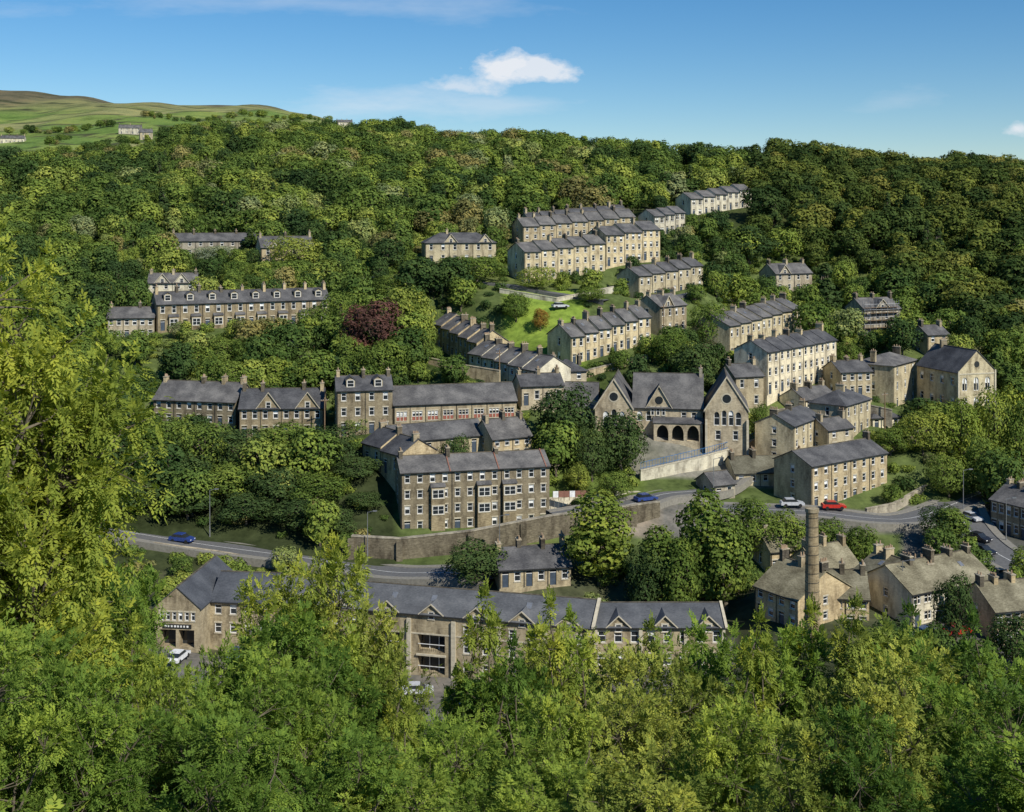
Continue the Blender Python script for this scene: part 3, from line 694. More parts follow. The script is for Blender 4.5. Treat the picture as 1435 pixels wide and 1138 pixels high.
ys = np.concatenate([np.arange(-120, 150, 5), np.arange(150, 330, 1.5), np.arange(330, 460, 3), np.arange(460, 900, 8), np.arange(900, 2400, 16), np.arange(2400, 3700, 60)])
ts = np.concatenate([np.linspace(-1.8, -0.52, 12), np.linspace(-0.5, 0.5, 150), np.linspace(0.52, 1.8, 12)])
Yg, Tg = np.meshgrid(ys, ts, indexing='ij'); Xg = Tg*np.maximum(Yg, 80)
Zg = hgt(Xg.ravel(), Yg.ravel()).reshape(Xg.shape)
nr, nc = Xg.shape
me = bpy.data.meshes.new('ground')
V = np.stack([Xg, Yg, Zg], -1).reshape(-1, 3)
me.vertices.add(len(V)); me.vertices.foreach_set('co', V.ravel())
I = np.arange(nr*nc).reshape(nr, nc)
Q = np.stack([I[:-1, :-1], I[:-1, 1:], I[1:, 1:], I[1:, :-1]], -1).reshape(-1, 4)
me.loops.add(Q.size); me.loops.foreach_set('vertex_index', Q.ravel())
me.polygons.add(len(Q)); me.polygons.foreach_set('loop_start', np.arange(0, Q.size, 4))
me.update(calc_edges=True); me.validate()
me.polygons.foreach_set('use_smooth', np.ones(len(Q), bool))
X, Y, Z = V.T; U = CX+F*X/np.maximum(Y, 60)
col = np.zeros((len(V), 4)); col[:] = (0.05, 0.068, 0.024, 1)
def setc(mask, c): col[mask, :3] = c
setc((Y > 140) & (Y < 200), (0.07, 0.08, 0.045))
setc((Y >= 200) & (Y < 420), (0.10, 0.135, 0.045))
def blob(u0, u1, d0, d1): return (U > u0) & (U < u1) & (Y > d0) & (Y < d1)
setc(blob(-100, 560, 200, 235), (0.045, 0.058, 0.025))
setc(blob(706, 818, 268, 326), (0.20, 0.29, 0.05))
setc(blob(760, 900, 222, 240), (0.13, 0.18, 0.045))
setc(blob(880, 1085, 236, 250), (0.24, 0.23, 0.20))
setc(blob(760, 960, 212, 224), (0.24, 0.21, 0.17))
setc(blob(930, 1260, 212, 228), (0.17, 0.165, 0.15))
setc(blob(1260, 1500, 150, 232), (0.12, 0.12, 0.11))
setc(blob(200, 1030, 150, 176), (0.15, 0.15, 0.14))
setc(blob(930, 990, 590, 700), (0.20, 0.30, 0.06))
far = Y > 760
setc(far, (0.19, 0.26, 0.07))
par = (np.floor((X+0.35*Y)/95+0.6*np.sin(Y*0.01)).astype(int)*7+np.floor((Y+0.2*X)/130).astype(int)*13) % 5
for kx, c in ((1, (0.25, 0.29, 0.10)), (2, (0.14, 0.22, 0.055)), (3, (0.27, 0.28, 0.12))):
    setc(far & (par == kx), c)
k = np.clip((Y-1550)/400+0.35*np.sin(X*0.02)+0.25*np.sin(X*0.007+Y*0.013), 0, 1)[:, None]
col[:, :3] = np.where(far[:, None], col[:, :3]*(1-k)+np.array([0.22, 0.225, 0.10])*k, col[:, :3])
k = np.clip((Y-2000)/160+0.5*np.sin(X*0.013+0.5)+0.4*np.sin(X*0.031+Y*0.02)-0.0012*(X+500), 0, 1)[:, None]
col[:, :3] = np.where(far[:, None], col[:, :3]*(1-k)+np.array([0.13, 0.12, 0.075])*k, col[:, :3])
# dry-stone field walls read as thin darker lines
fw = far & (Y < 2000) & ((np.abs(((X+0.35*Y)/95+0.6*np.sin(Y*0.01)) % 1) < 0.05) | (np.abs(((Y+0.2*X)/130) % 1) < 0.10))
setc(fw, (0.08, 0.09, 0.045))
ca = me.color_attributes.new('gcol', 'FLOAT_COLOR', 'POINT'); ca.data.foreach_set('color', col.ravel())
m, nt, nd, lk = mat_new('ground_cover')
bs = N(nd, 'ShaderNodeBsdfPrincipled'); o = N(nd, 'ShaderNodeOutputMaterial')
at = N(nd, 'ShaderNodeAttribute', attribute_name='gcol'); geo = N(nd, 'ShaderNodeNewGeometry')
n1 = N(nd, 'ShaderNodeTexNoise'); n1.inputs['Scale'].default_value = 0.5; n1.inputs['Detail'].default_value = 6; n1.inputs['Roughness'].default_value = 0.7
n2 = N(nd, 'ShaderNodeTexNoise'); n2.inputs['Scale'].default_value = 0.02; n2.inputs['Detail'].default_value = 7; n2.inputs['Roughness'].default_value = 0.72
lk.new(geo.outputs['Position'], n1.inputs['Vector']); lk.new(geo.outputs['Position'], n2.inputs['Vector'])
r1 = ramp(nd, [(0.3, (0.55, 0.57, 0.55)), (0.7, (1.35, 1.3, 1.25))]); lk.new(n1.outputs[0], r1.inputs[0])
r2 = ramp(nd, [(0.38, (0.6, 0.63, 0.57)), (0.5, (1, 1, 1)), (0.62, (1.3, 1.18, 1.1))]); lk.new(n2.outputs[0], r2.inputs[0])
mx = N(nd, 'ShaderNodeMix', data_type='RGBA', blend_type='MULTIPLY'); mx.inputs[0].default_value = 1
my = N(nd, 'ShaderNodeMix', data_type='RGBA', blend_type='MULTIPLY'); my.inputs[0].default_value = 1
lk.new(at.outputs['Color'], mx.inputs[6]); lk.new(r1.outputs[0], mx.inputs[7]); lk.new(mx.outputs[2], my.inputs[6]); lk.new(r2.outputs[0], my.inputs[7])
lk.new(my.outputs[2], bs.inputs['Base Color']); bs.inputs['Roughness'].default_value = 0.95; bs.inputs['Specular IOR Level'].default_value = 0.05
lk.new(bs.outputs[0], o.inputs[0]); me.materials.append(m)
COL.objects.link(bpy.data.objects.new('ground', me))

# ---- road ribbons
ROADPTS = []
for nm, c, w in ROADC:
    c = np.array(c); S = []
    for i in range(len(c)-1):
        n = max(1, int(np.linalg.norm(c[i+1]-c[i])/2))
        for k in range(n): S.append(c[i]+(c[i+1]-c[i])*k/n)
    S.append(c[-1]); S = np.array(S)
    d = np.gradient(S[:, :2], axis=0); d /= np.linalg.norm(d, axis=1)[:, None]+1e-9; nb_ = np.stack([-d[:, 1], d[:, 0]], 1)
    ROADPTS += [(p[0], p[1], w/2) for p in S]
    def ribbon(nm2, offs, zo, mat):
        me = bpy.data.meshes.new(nm2); VV = []; FF = []
        zc = hgt(S[:, 0], S[:, 1]); zc = np.convolve(np.pad(zc, 3, mode='edge'), np.ones(7)/7, 'valid')
        for i in range(len(S)):
            for (of, dz) in offs: VV.append((S[i, 0]+nb_[i, 0]*of, S[i, 1]+nb_[i, 1]*of, zc[i]+zo+dz))
        k = len(offs)
        for i in range(len(S)-1):
            for j in range(k-1): FF.append((i*k+j, i*k+j+1, (i+1)*k+j+1, (i+1)*k+j))
        me.from_pydata(VV, [], FF); me.materials.append(M[mat]); me.update()
        return bpy.data.objects.new(nm2, me)
    e = bpy.data.objects.new(nm, None); COL.objects.link(e)
    parts = [ribbon('carriageway', [(-w/2, -1.2), (-w/2, 0), (w/2, 0), (w/2, -1.2)], 0.30, 'asphalt')]
    if w >= 5:
        parts += [ribbon('pavement', [(w/2, 0), (w/2, 0.13), (w/2+1.4, 0.13), (w/2+1.4, -1.2)], 0.30, 'pave'),
                  ribbon('pavement', [(-w/2-1.4, -1.2), (-w/2-1.4, 0.13), (-w/2, 0.13), (-w/2, 0)], 0.30, 'pave'),
                  ribbon('centre_line', [(-0.06, 0), (0.06, 0)], 0.308, 'white')]
    for p in parts: COL.objects.link(p); p.parent = e

# ================================================================= TREES
def mesh_quads(name, Qd, shade, midx, mats):
    me = bpy.data.meshes.new(name); n = len(Qd)
    me.vertices.add(n*4); me.vertices.foreach_set('co', Qd.reshape(-1).astype(np.float32))
    me.loops.add(n*4); me.loops.foreach_set('vertex_index', np.arange(n*4))
    me.polygons.add(n); me.polygons.foreach_set('loop_start', np.arange(0, n*4, 4)); me.polygons.foreach_set('material_index', midx.astype(np.int32))
    me.update(calc_edges=True)
    a = me.attributes.new('shade', 'FLOAT', 'POINT'); a.data.foreach_set('value', np.repeat(shade, 4).astype(np.float32))
    for mm in mats: me.materials.append(mm)
    return me
def norm(v): return v/(np.linalg.norm(v, axis=-1, keepdims=True)+1e-9)
def tube(p0, p1, r0, r1, n=5):
    p0, p1 = np.array(p0, float), np.array(p1, float); d = norm(p1-p0)
    a = norm(np.cross(d, [0.31, 0.77, 0.55])); b_ = np.cross(d, a)
    th = np.linspace(0, 2*np.pi, n+1); c = np.cos(th)[:, None]*a+np.sin(th)[:, None]*b_
    A, B_ = p0+c*r0, p1+c*r1
    return np.stack([A[:-1], A[1:], B_[1:], B_[:-1]], 1)
def limb(p0, p1, r0, r1, rng, k=3, n=5, bend=0.08):
    pts = [np.array(p0, float)+(np.array(p1)-np.array(p0))*i/k for i in range(k+1)]
    ln = np.linalg.norm(np.array(p1)-np.array(p0))
    for i in range(1, k): pts[i] = pts[i]+rng.normal(0, bend*ln, 3)
    return np.concatenate([tube(pts[i], pts[i+1], r0+(r1-r0)*i/k, r0+(r1-r0)*(i+1)/k, n) for i in range(k)])
def lobes_for(rng, H, R, n, shape):
    out = []
    for i in range(n):
        t = (i+0.5)/n
        if shape == 'round': z = H*(0.28+0.60*t); rr = R*math.sqrt(max(0.05, 1-((z/H-0.50)/0.50)**2))
        elif shape == 'tall': z = H*(0.16+0.76*t); rr = R*(1-0.75*abs(z/H-0.42)/0.6)
        elif shape == 'cone': z = H*(0.12+0.84*t); rr = R*(1.02-z/H)
        else: z = H*(0.25+0.5*t); rr = R*0.8
        th = i*2.399+rng.uniform(-0.6, 0.6); q = rr*rng.uniform(0.4, 0.8)
        lr = R*rng.uniform(0.26, 0.50)*(1.0 if shape != 'cone' else max(0.35, 1.1-z/H))
        out.append((np.array([math.cos(th)*q, math.sin(th)*q, min(z, H-lr*0.75)]), lr))
    if shape in ('round', 'tall'): out.append((np.array([0, 0, H*0.6]), R*0.6)); out.append((np.array([R*0.1, 0, H-R*0.35]), R*0.36))
    if shape == 'cone': out.append((np.array([0, 0, H*0.92]), R*0.14))
    return out
def tree_mesh(name, seed, H=10, R=4.0, n=14, leaves=3600, ls=0.34, shape='round', mat=None):
    mat = mat or L_FOREST
    rng = np.random.default_rng(seed); lb = lobes_for(rng, H, R, n, shape)
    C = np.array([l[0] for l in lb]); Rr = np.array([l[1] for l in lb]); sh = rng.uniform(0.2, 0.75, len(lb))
    pr = Rr**2/np.sum(Rr**2); idx = rng.choice(len(lb), leaves, p=pr)
    d = norm(rng.normal(size=(leaves, 3))+np.array([0, 0, 0.35]))
    ph = rng.uniform(0, 6, 3)
    bump = 1+0.16*np.sin(d[:, 0]*7+ph[0]+idx)+0.14*np.sin(d[:, 1]*8+ph[1]+2*idx)+0.12*np.sin(d[:, 2]*9+ph[2])
    rad = Rr[idx]*bump*rng.uniform(0.78, 1.08, leaves)
    c = C[idx]+d*rad[:, None]*np.array([1, 1, 0.85])
    ctr = np.array([0, 0, H*0.42])
    dep = np.min(np.linalg.norm(c[:, None, :]-C[None], axis=2)/Rr[None], axis=1); keepm = dep > 0.66
    c, d, idx = c[keepm], d[keepm], idx[keepm]; m_ = len(c)
    nrm = norm(d*1.1+norm(c-ctr)*0.7+rng.normal(size=(m_, 3))*0.38)
    a = norm(np.cross(nrm, rng.normal(size=(m_, 3)))); b_ = np.cross(nrm, a)
    s = ls*rng.uniform(0.55, 1.3, m_)[:, None]
    q = np.stack([c-a*s, c-b_*s*0.65, c+a*s, c+b_*s*0.65], 1)
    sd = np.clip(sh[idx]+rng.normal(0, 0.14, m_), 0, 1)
    br = [limb((0,0,-1.5), (0,0,H*0.55), 0.03*H*0.9, 0.012*H, rng, 3, 6, 0.03)]
    for l in lb: br.append(limb((0,0,max(H*0.15, l[0][2]*0.55)), l[0], 0.011*H, 0.004*H, rng, 2, 4))
    br = np.concatenate(br)
    return mesh_quads(name, np.concatenate([q, br]), np.concatenate([sd, np.full(len(br), 0.5)]),
                      np.concatenate([np.zeros(m_), np.ones(len(br))]), [mat, M['bark']])
def ash_mesh(name, seed, H=10, R=3.6, n=16, tips=230, per=24, ll=0.15, shape='round', mat=None):
    mat = mat or L_HERO
    rng = np.random.default_rng(seed); lb = lobes_for(rng, H, R, n, shape)
    Rr = np.array([l[1] for l in lb]); pr = Rr**2/np.sum(Rr**2); br = []
    br.append(limb((0,0,-1.5), (0,0,H*0.6), 0.02*H, 0.008*H, rng, 4, 7, 0.03))
    for l in lb: br.append(limb((0,0,max(H*0.12, l[0][2]*0.5)), l[0], 0.008*H, 0.003*H, rng, 3, 5))
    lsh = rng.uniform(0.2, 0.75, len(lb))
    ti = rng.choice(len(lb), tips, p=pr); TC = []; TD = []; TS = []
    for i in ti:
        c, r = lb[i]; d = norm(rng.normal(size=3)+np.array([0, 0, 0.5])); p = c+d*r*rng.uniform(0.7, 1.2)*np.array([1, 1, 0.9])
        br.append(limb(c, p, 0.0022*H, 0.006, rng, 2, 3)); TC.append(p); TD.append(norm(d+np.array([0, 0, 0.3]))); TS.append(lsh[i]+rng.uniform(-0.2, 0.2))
    TC, TD, TS = map(np.array, (TC, TD, TS)); K = tips*per
    ti = np.repeat(np.arange(tips), per); along = rng.uniform(-0.6, 0.3, K)*R*0.2
    side = norm(rng.normal(size=(K, 3)))
    base = TC[ti]+TD[ti]*along[:, None]+side*rng.uniform(0, 0.09*R, K)[:, None]
    rd = norm(side*1.0+TD[ti]*0.7+np.array([0, 0, -0.15])); L_ = ll*rng.uniform(1.5, 2.4, K)
    up = np.array([0, 0, 1.0]); sd = norm(np.cross(rd, up)+rng.normal(size=(K, 3))*0.15); nrm = np.cross(sd, rd)
    qs = []; sh = []
    for k in range(3):
        t = 0.3+0.27*k; droop = -0.25*t*t
        b0 = base+rd*(L_*t)[:, None]+up*(droop*L_)[:, None]
        for sg in (-1, 1):
            dr = norm(rd*0.55+sd*sg+up*(-0.22)); wv = np.cross(dr, nrm); l_ = (ll*rng.uniform(0.8, 1.2, K))[:, None]
            qs.append(np.stack([b0, b0+dr*l_*0.5+wv*l_*0.24, b0+dr*l_, b0+dr*l_*0.5-wv*l_*0.24], 1)); sh.append(TS[ti]+rng.normal(0, 0.13, K))
    b0 = base+rd*L_[:, None]*0.95-up*(0.25*L_)[:, None]; dr = norm(rd-up*0.3); wv = sd; l_ = np.full((K, 1), ll*1.1)
    qs.append(np.stack([b0, b0+dr*l_*0.5+wv*l_*0.22, b0+dr*l_, b0+dr*l_*0.5-wv*l_*0.22], 1)); sh.append(TS[ti])
    q = np.concatenate(qs); sh = np.clip(np.concatenate(sh), 0, 1); br = np.concatenate(br)
    return mesh_quads(name, np.concatenate([q, br]), np.concatenate([sh, np.full(len(br), 0.5)]),
                      np.concatenate([np.zeros(len(q)), np.ones(len(br))]), [mat, M['bark']])

def proto_coll(name, meshes):
    c = bpy.data.collections.new(name)
    for i, m_ in enumerate(meshes): c.objects.link(bpy.data.objects.new(f'{name}_{i}', m_))
    return c
def instancer(name, pts, rot, scl, pick, coll):
    n = len(pts); me = bpy.data.meshes.new(name); me.vertices.add(n); me.vertices.foreach_set('co', np.asarray(pts, np.float32).ravel())
    a = me.attributes.new('rot', 'FLOAT_VECTOR', 'POINT'); r3 = np.zeros((n, 3), np.float32); r3[:, 2] = rot; a.data.foreach_set('vector', r3.ravel())
    a = me.attributes.new('scl', 'FLOAT_VECTOR', 'POINT'); a.data.foreach_set('vector', np.asarray(scl, np.float32).ravel())
    a = me.attributes.new('pick', 'INT', 'POINT'); a.data.foreach_set('value', np.asarray(pick, np.int32))
    ob = bpy.data.objects.new(name, me); COL.objects.link(ob)
    ng = bpy.data.node_groups.new(name+'_scatter', 'GeometryNodeTree')
    ng.interface.new_socket('Geometry', in_out='INPUT', socket_type='NodeSocketGeometry'); ng.interface.new_socket('Geometry', in_out='OUTPUT', socket_type='NodeSocketGeometry')
    gi = ng.nodes.new('NodeGroupInput'); go = ng.nodes.new('NodeGroupOutput'); ip = ng.nodes.new('GeometryNodeInstanceOnPoints')
    ci = ng.nodes.new('GeometryNodeCollectionInfo'); ci.inputs['Collection'].default_value = coll
    ci.inputs['Separate Children'].default_value = True; ci.inputs['Reset Children'].default_value = True
    ip.inputs['Pick Instance'].default_value = True
    def na(nm, dt):
        q = ng.nodes.new('GeometryNodeInputNamedAttribute'); q.data_type = dt; q.inputs['Name'].default_value = nm; return q.outputs[0]
    l = ng.links.new; l(gi.outputs[0], ip.inputs['Points']); l(ci.outputs[0], ip.inputs['Instance'])
    l(na('rot', 'FLOAT_VECTOR'), ip.inputs['Rotation']); l(na('scl', 'FLOAT_VECTOR'), ip.inputs['Scale']); l(na('pick', 'INT'), ip.inputs['Instance Index'])
    l(ip.outputs[0], go.inputs[0])
    md = ob.modifiers.new('scatter', 'NODES'); md.node_group = ng
    print(name, n)
    return ob

cone_m = tree_mesh('conifer_a', 33, R=2.6, n=34, leaves=5000, ls=0.22, shape='cone', mat=L_DARK)
protos = [tree_mesh('crown_a', 1, R=4.2), tree_mesh('crown_b', 2, R=4.6, n=17), tree_mesh('crown_c', 3, R=3.8, n=11), tree_mesh('crown_d', 4, R=4.4, n=14),
          tree_mesh('crown_e', 5, R=3.0, n=14, shape='tall'), tree_mesh('crown_f', 6, R=4.8, n=19, leaves=4200), cone_m]
c_forest = proto_coll('woodland_trees', protos)
hill = [m_.copy() for m_ in protos[:4]]
for m_ in hill: m_.materials[0] = L_HILL
c_hill = proto_coll('oakwood_trees', hill+[cone_m])
bush = [tree_mesh('bush_a', 21, H=2.6, R=1.9, n=10, leaves=1000, ls=0.2, shape='bush'), tree_mesh('bush_b', 22, H=2.2, R=2.2, n=9, leaves=1000, ls=0.2, shape='bush')]
c_bush = proto_coll('shrubs', bush)
tall_m = [tree_mesh('poplar_a', 31, R=2.6, n=26, leaves=7000, ls=0.19, shape='tall', mat=L_MID), tree_mesh('poplar_b', 32, R=2.8, n=24, leaves=7000, ls=0.19, shape='tall', mat=L_MID)]
fine = [tree_mesh('broadleaf_a', 41, R=4.4, n=22, leaves=9000, ls=0.20, mat=L_MID), tree_mesh('broadleaf_b', 42, R=4.0, n=18, leaves=8500, ls=0.20, mat=L_MID), tree_mesh('broadleaf_c', 43, R=4.8, n=26, leaves=9500, ls=0.20, mat=L_MID)]

rng = np.random.default_rng(11)
FT = np.array(FOOT); RP = np.array(ROADPTS)
def pickr(n, p): return rng.choice(len(p), n, p=np.array(p)/sum(p))
PW = (4, 4, 3, 4, 2, 4, 0.7)
def blocked(x, y, mf, ms):
    out = np.zeros(len(x), bool)
    for (fx, fy, a, L, W, zb) in FT:
        ca, sa = math.cos(a), math.sin(a); lx = ca*(x-fx)+sa*(y-fy); ly = -sa*(x-fx)+ca*(y-fy)
        out |= (lx > -ms) & (lx < L+ms) & (ly > -mf) & (ly < W+ms)
    return out
def near_road(x, y, m_):
    out = np.zeros(len(x), bool)
    for s in range(0, len(x), 3000):
        d2 = (x[s:s+3000, None]-RP[None, :, 0])**2+(y[s:s+3000, None]-RP[None, :, 1])**2
        out[s:s+3000] = (d2 < (RP[None, :, 2]+m_)**2).any(1)
    return out
FS = []
for (fx, fy, a, L, W, zb) in FT:
    for i in range(int(L/3)+1): FS.append((fx+math.cos(a)*3*i, fy+math.sin(a)*3*i, zb))
# the open lawn is kept clear too
for uu in range(715, 812, 8): FS.append(P(uu, 478, 300)[:2]+(P(uu, 478, 300)[2]-1.0,))
FS = np.array(FS)
def cap_height(x, y, z, h, wid, up=1.8):
    # gardens and trees below the house fronts stay low
    mx_ = np.full(len(x), 99.0)
    for s in range(0, len(x), 3000):
        xx, yy = x[s:s+3000, None], y[s:s+3000, None]
        dd = FS[None, :, 1]-yy
        m_ = (dd > 0) & (dd < 60) & (np.abs(FS[None, :, 0]/FS[None, :, 1]-xx/yy)*yy < wid)
        lim = (FS[None, :, 2]+up)/FS[None, :, 1]*yy-z[s:s+3000, None]
        mx_[s:s+3000] = np.min(np.where(m_, lim, 99.0), axis=1)
    return np.minimum(h, mx_)
def grid(y0, y1, sp, tmax, jit=0.45):
    X_, Y_ = [], []; y = y0
    while y < y1:
        w = y*tmax; xs = np.arange(-w, w, sp); X_.append(xs+rng.uniform(-jit, jit, len(xs))*sp); Y_.append(np.full(len(xs), y)+rng.uniform(-jit, jit, len(xs))*sp); y += sp*0.9
    return np.concatenate(X_), np.concatenate(Y_)

# hillside woodland
x, y = grid(405, 640, 9.2, 0.48); x2, y2 = grid(640, 860, 11.5, 0.48); x = np.concatenate([x, x2]); y = np.concatenate([y, y2])
u = CX+F*x/y
k = ~blocked(x, y, 14, 5) & ~((u > 925) & (u < 995) & (y > 585) & (y < 700)) & ~((u > 600) & (y > 720)) & ~((u > 930) & (u < 1060) & (y < 470) & (y > 405) & (rng.random(len(x)) < 0.5))
k &= ~((u > 1000) & (y > 600)) & ~((u < 230) & (y > 740)) & (rng.random(len(x)) < 0.95)
x, y, u = x[k], y[k], u[k]; z = hgt(x, y)
h = rng.uniform(6.5, 14.5, len(x)); h = np.where(y < 520, cap_height(x, y, z, h, 3.5), h); h = np.where((u < 230) & (y > 600), h*0.75, h)
k = h > 3.5; x, y, z, h, u = x[k], y[k], z[k], h[k], u[k]
sx = np.clip(h/10*rng.uniform(0.9, 1.45, len(x)), 0.6, 1.7); S3 = np.stack([sx, sx, h/10], 1)
right = (u > 1040)
instancer('woodland', np.stack([x, y, z-0.4], 1)[~right], rng.uniform(0, 6.28, (~right).sum()), S3[~right], pickr((~right).sum(), PW), c_forest)
xr, yr = x[right], y[right]
x2, y2 = grid(292, 405, 8.6, 0.48); u2 = CX+F*x2/y2
lim = np.interp(u2, [1130, 1180, 1265, 1300, 1400, 1440, 1700], [385, 372, 362, 345, 318, 305, 292])
k = (u2 > 1120) & (y2 > lim) & ~blocked(x2, y2, 14, 6); x2, y2 = x2[k], y2[k]; z2 = hgt(x2, y2); h2 = cap_height(x2, y2, z2, rng.uniform(6.5, 13.0, len(x2)), 3.5)
k = h2 > 4; x2, y2, z2, h2 = x2[k], y2[k], z2[k], h2[k]
s2 = h2/10*rng.uniform(1.0, 1.4, len(x2))
PA = np.concatenate([np.stack([xr, yr, z[right]-0.4], 1), np.stack([x2, y2, z2-0.4], 1)]); SA = np.concatenate([S3[right], np.stack([s2, s2, h2/10], 1)])
instancer('oakwood', PA, rng.uniform(0, 6.28, len(PA)), SA, pickr(len(PA), (4, 4, 4, 4, 0.5)), c_hill)

# village gardens: trees and shrubs between the houses
x, y = grid(211, 405, 7.0, 0.45); u = CX+F*x/y
lawn = (u > 700) & (u < 824) & (y > 266) & (y < 328)
yard = ((u > 880) & (u < 1240) & (y < 252)) | ((u > 540) & (u < 960) & (y < 226)) | ((u > 480) & (y < 222))
k = ~blocked(x, y, 5.0, 2.8) & ~near_road(x, y, 2.0) & ~lawn & ~yard & ~((u > 1120) & (y > 372)) & (rng.random(len(x)) < np.where(u < 560, 0.85, 0.72))
x, y = x[k], y[k]; z = hgt(x, y); h = cap_height(x, y, z, rng.uniform(4.5, 11.5, len(x)), 2.4, 2.4)
k = h > 3.0; x, y, z, h = x[k], y[k], z[k], h[k]; s = h/10*rng.uniform(0.85, 1.25, len(x))
instancer('garden_trees', np.stack([x, y, z-0.3], 1), rng.uniform(0, 6.28, len(x)), np.stack([s, s, h/10], 1), pickr(len(x), PW), c_forest)
x, y = grid(186, 420, 3.7, 0.44); u = CX+F*x/y
lawn = (u > 703) & (u < 820) & (y > 268) & (y < 326); yard = ((u > 890) & (u < 1240) & (y < 250)) | ((u > 540) & (u < 1500) & (y < 222))
k = ~blocked(x, y, 2.2, 1.6) & ~near_road(x, y, 2.4) & ~lawn & ~yard & (rng.random(len(x)) < 0.70)
x, y = x[k], y[k]; z = hgt(x, y); s = rng.uniform(0.45, 1.2, len(x))
instancer('garden_shrubs', np.stack([x, y, z-0.3], 1), rng.uniform(0, 6.28, len(x)), np.stack([s, s, s*rng.uniform(0.6, 1.1, len(x))], 1), rng.integers(0, 2, len(x)), c_bush)
# riverside trees on the valley floor
x, y = grid(184, 204, 5.5, 0.44); x3, y3 = grid(148, 163, 6.5, 0.44); u3 = CX+F*x3/y3; k3 = (u3 > 1200); x = np.concatenate([x, x3[k3]]); y = np.concatenate([y, y3[k3]]); u = CX+F*x/y
k = ~blocked(x, y, 3.5, 2.0) & ~near_road(x, y, 2.0) & ~((u > 500) & (u < 800) & (y > 170)) & (rng.random(len(x)) < 0.65)
x, y, u = x[k], y[k], u[k]; z = hgt(x, y); h = cap_height(x, y, z, np.where(u < 500, rng.uniform(2.6, 5.0, len(x)), rng.uniform(3.0, 6.5, len(x))), 2.5); k = h > 2.4; x, y, z, h = x[k], y[k], z[k], h[k]; s = h/10*rng.uniform(0.95, 1.3, len(x))
instancer('riverside_trees', np.stack([x, y, z-0.3], 1), rng.uniform(0, 6.28, len(x)), np.stack([s, s, h/10], 1), rng.integers(0, 6, len(x)), c_forest)
# hedgerows on the moor edge
x = []; y = []
for (ua, ub, d0, d1) in ((170,560,900,1150),(-20,150,820,860),(200,420,1200,1290),(290,480,1420,1500),(10,170,1300,1330),(200,330,1500,1420),(60,110,1000,1300)):
    for q in range(int(abs(ub-ua)/6)):
        t = (q+rng.random())/(abs(ub-ua)/6); D = d0+(d1-d0)*t+rng.normal(0, 8)
        if rng.random() < 0.7: x.append((ua+(ub-ua)*t-CX)/F*D); y.append(D)
x, y = np.array(x), np.array(y); z = hgt(x, y); s = rng.uniform(0.3, 0.9, len(x))
instancer('hedgerow', np.stack([x, y, z-0.4], 1), rng.uniform(0, 6.28, len(x)), np.stack([s*1.5, s*1.5, s], 1), rng.integers(0, 6, len(x)), c_forest)

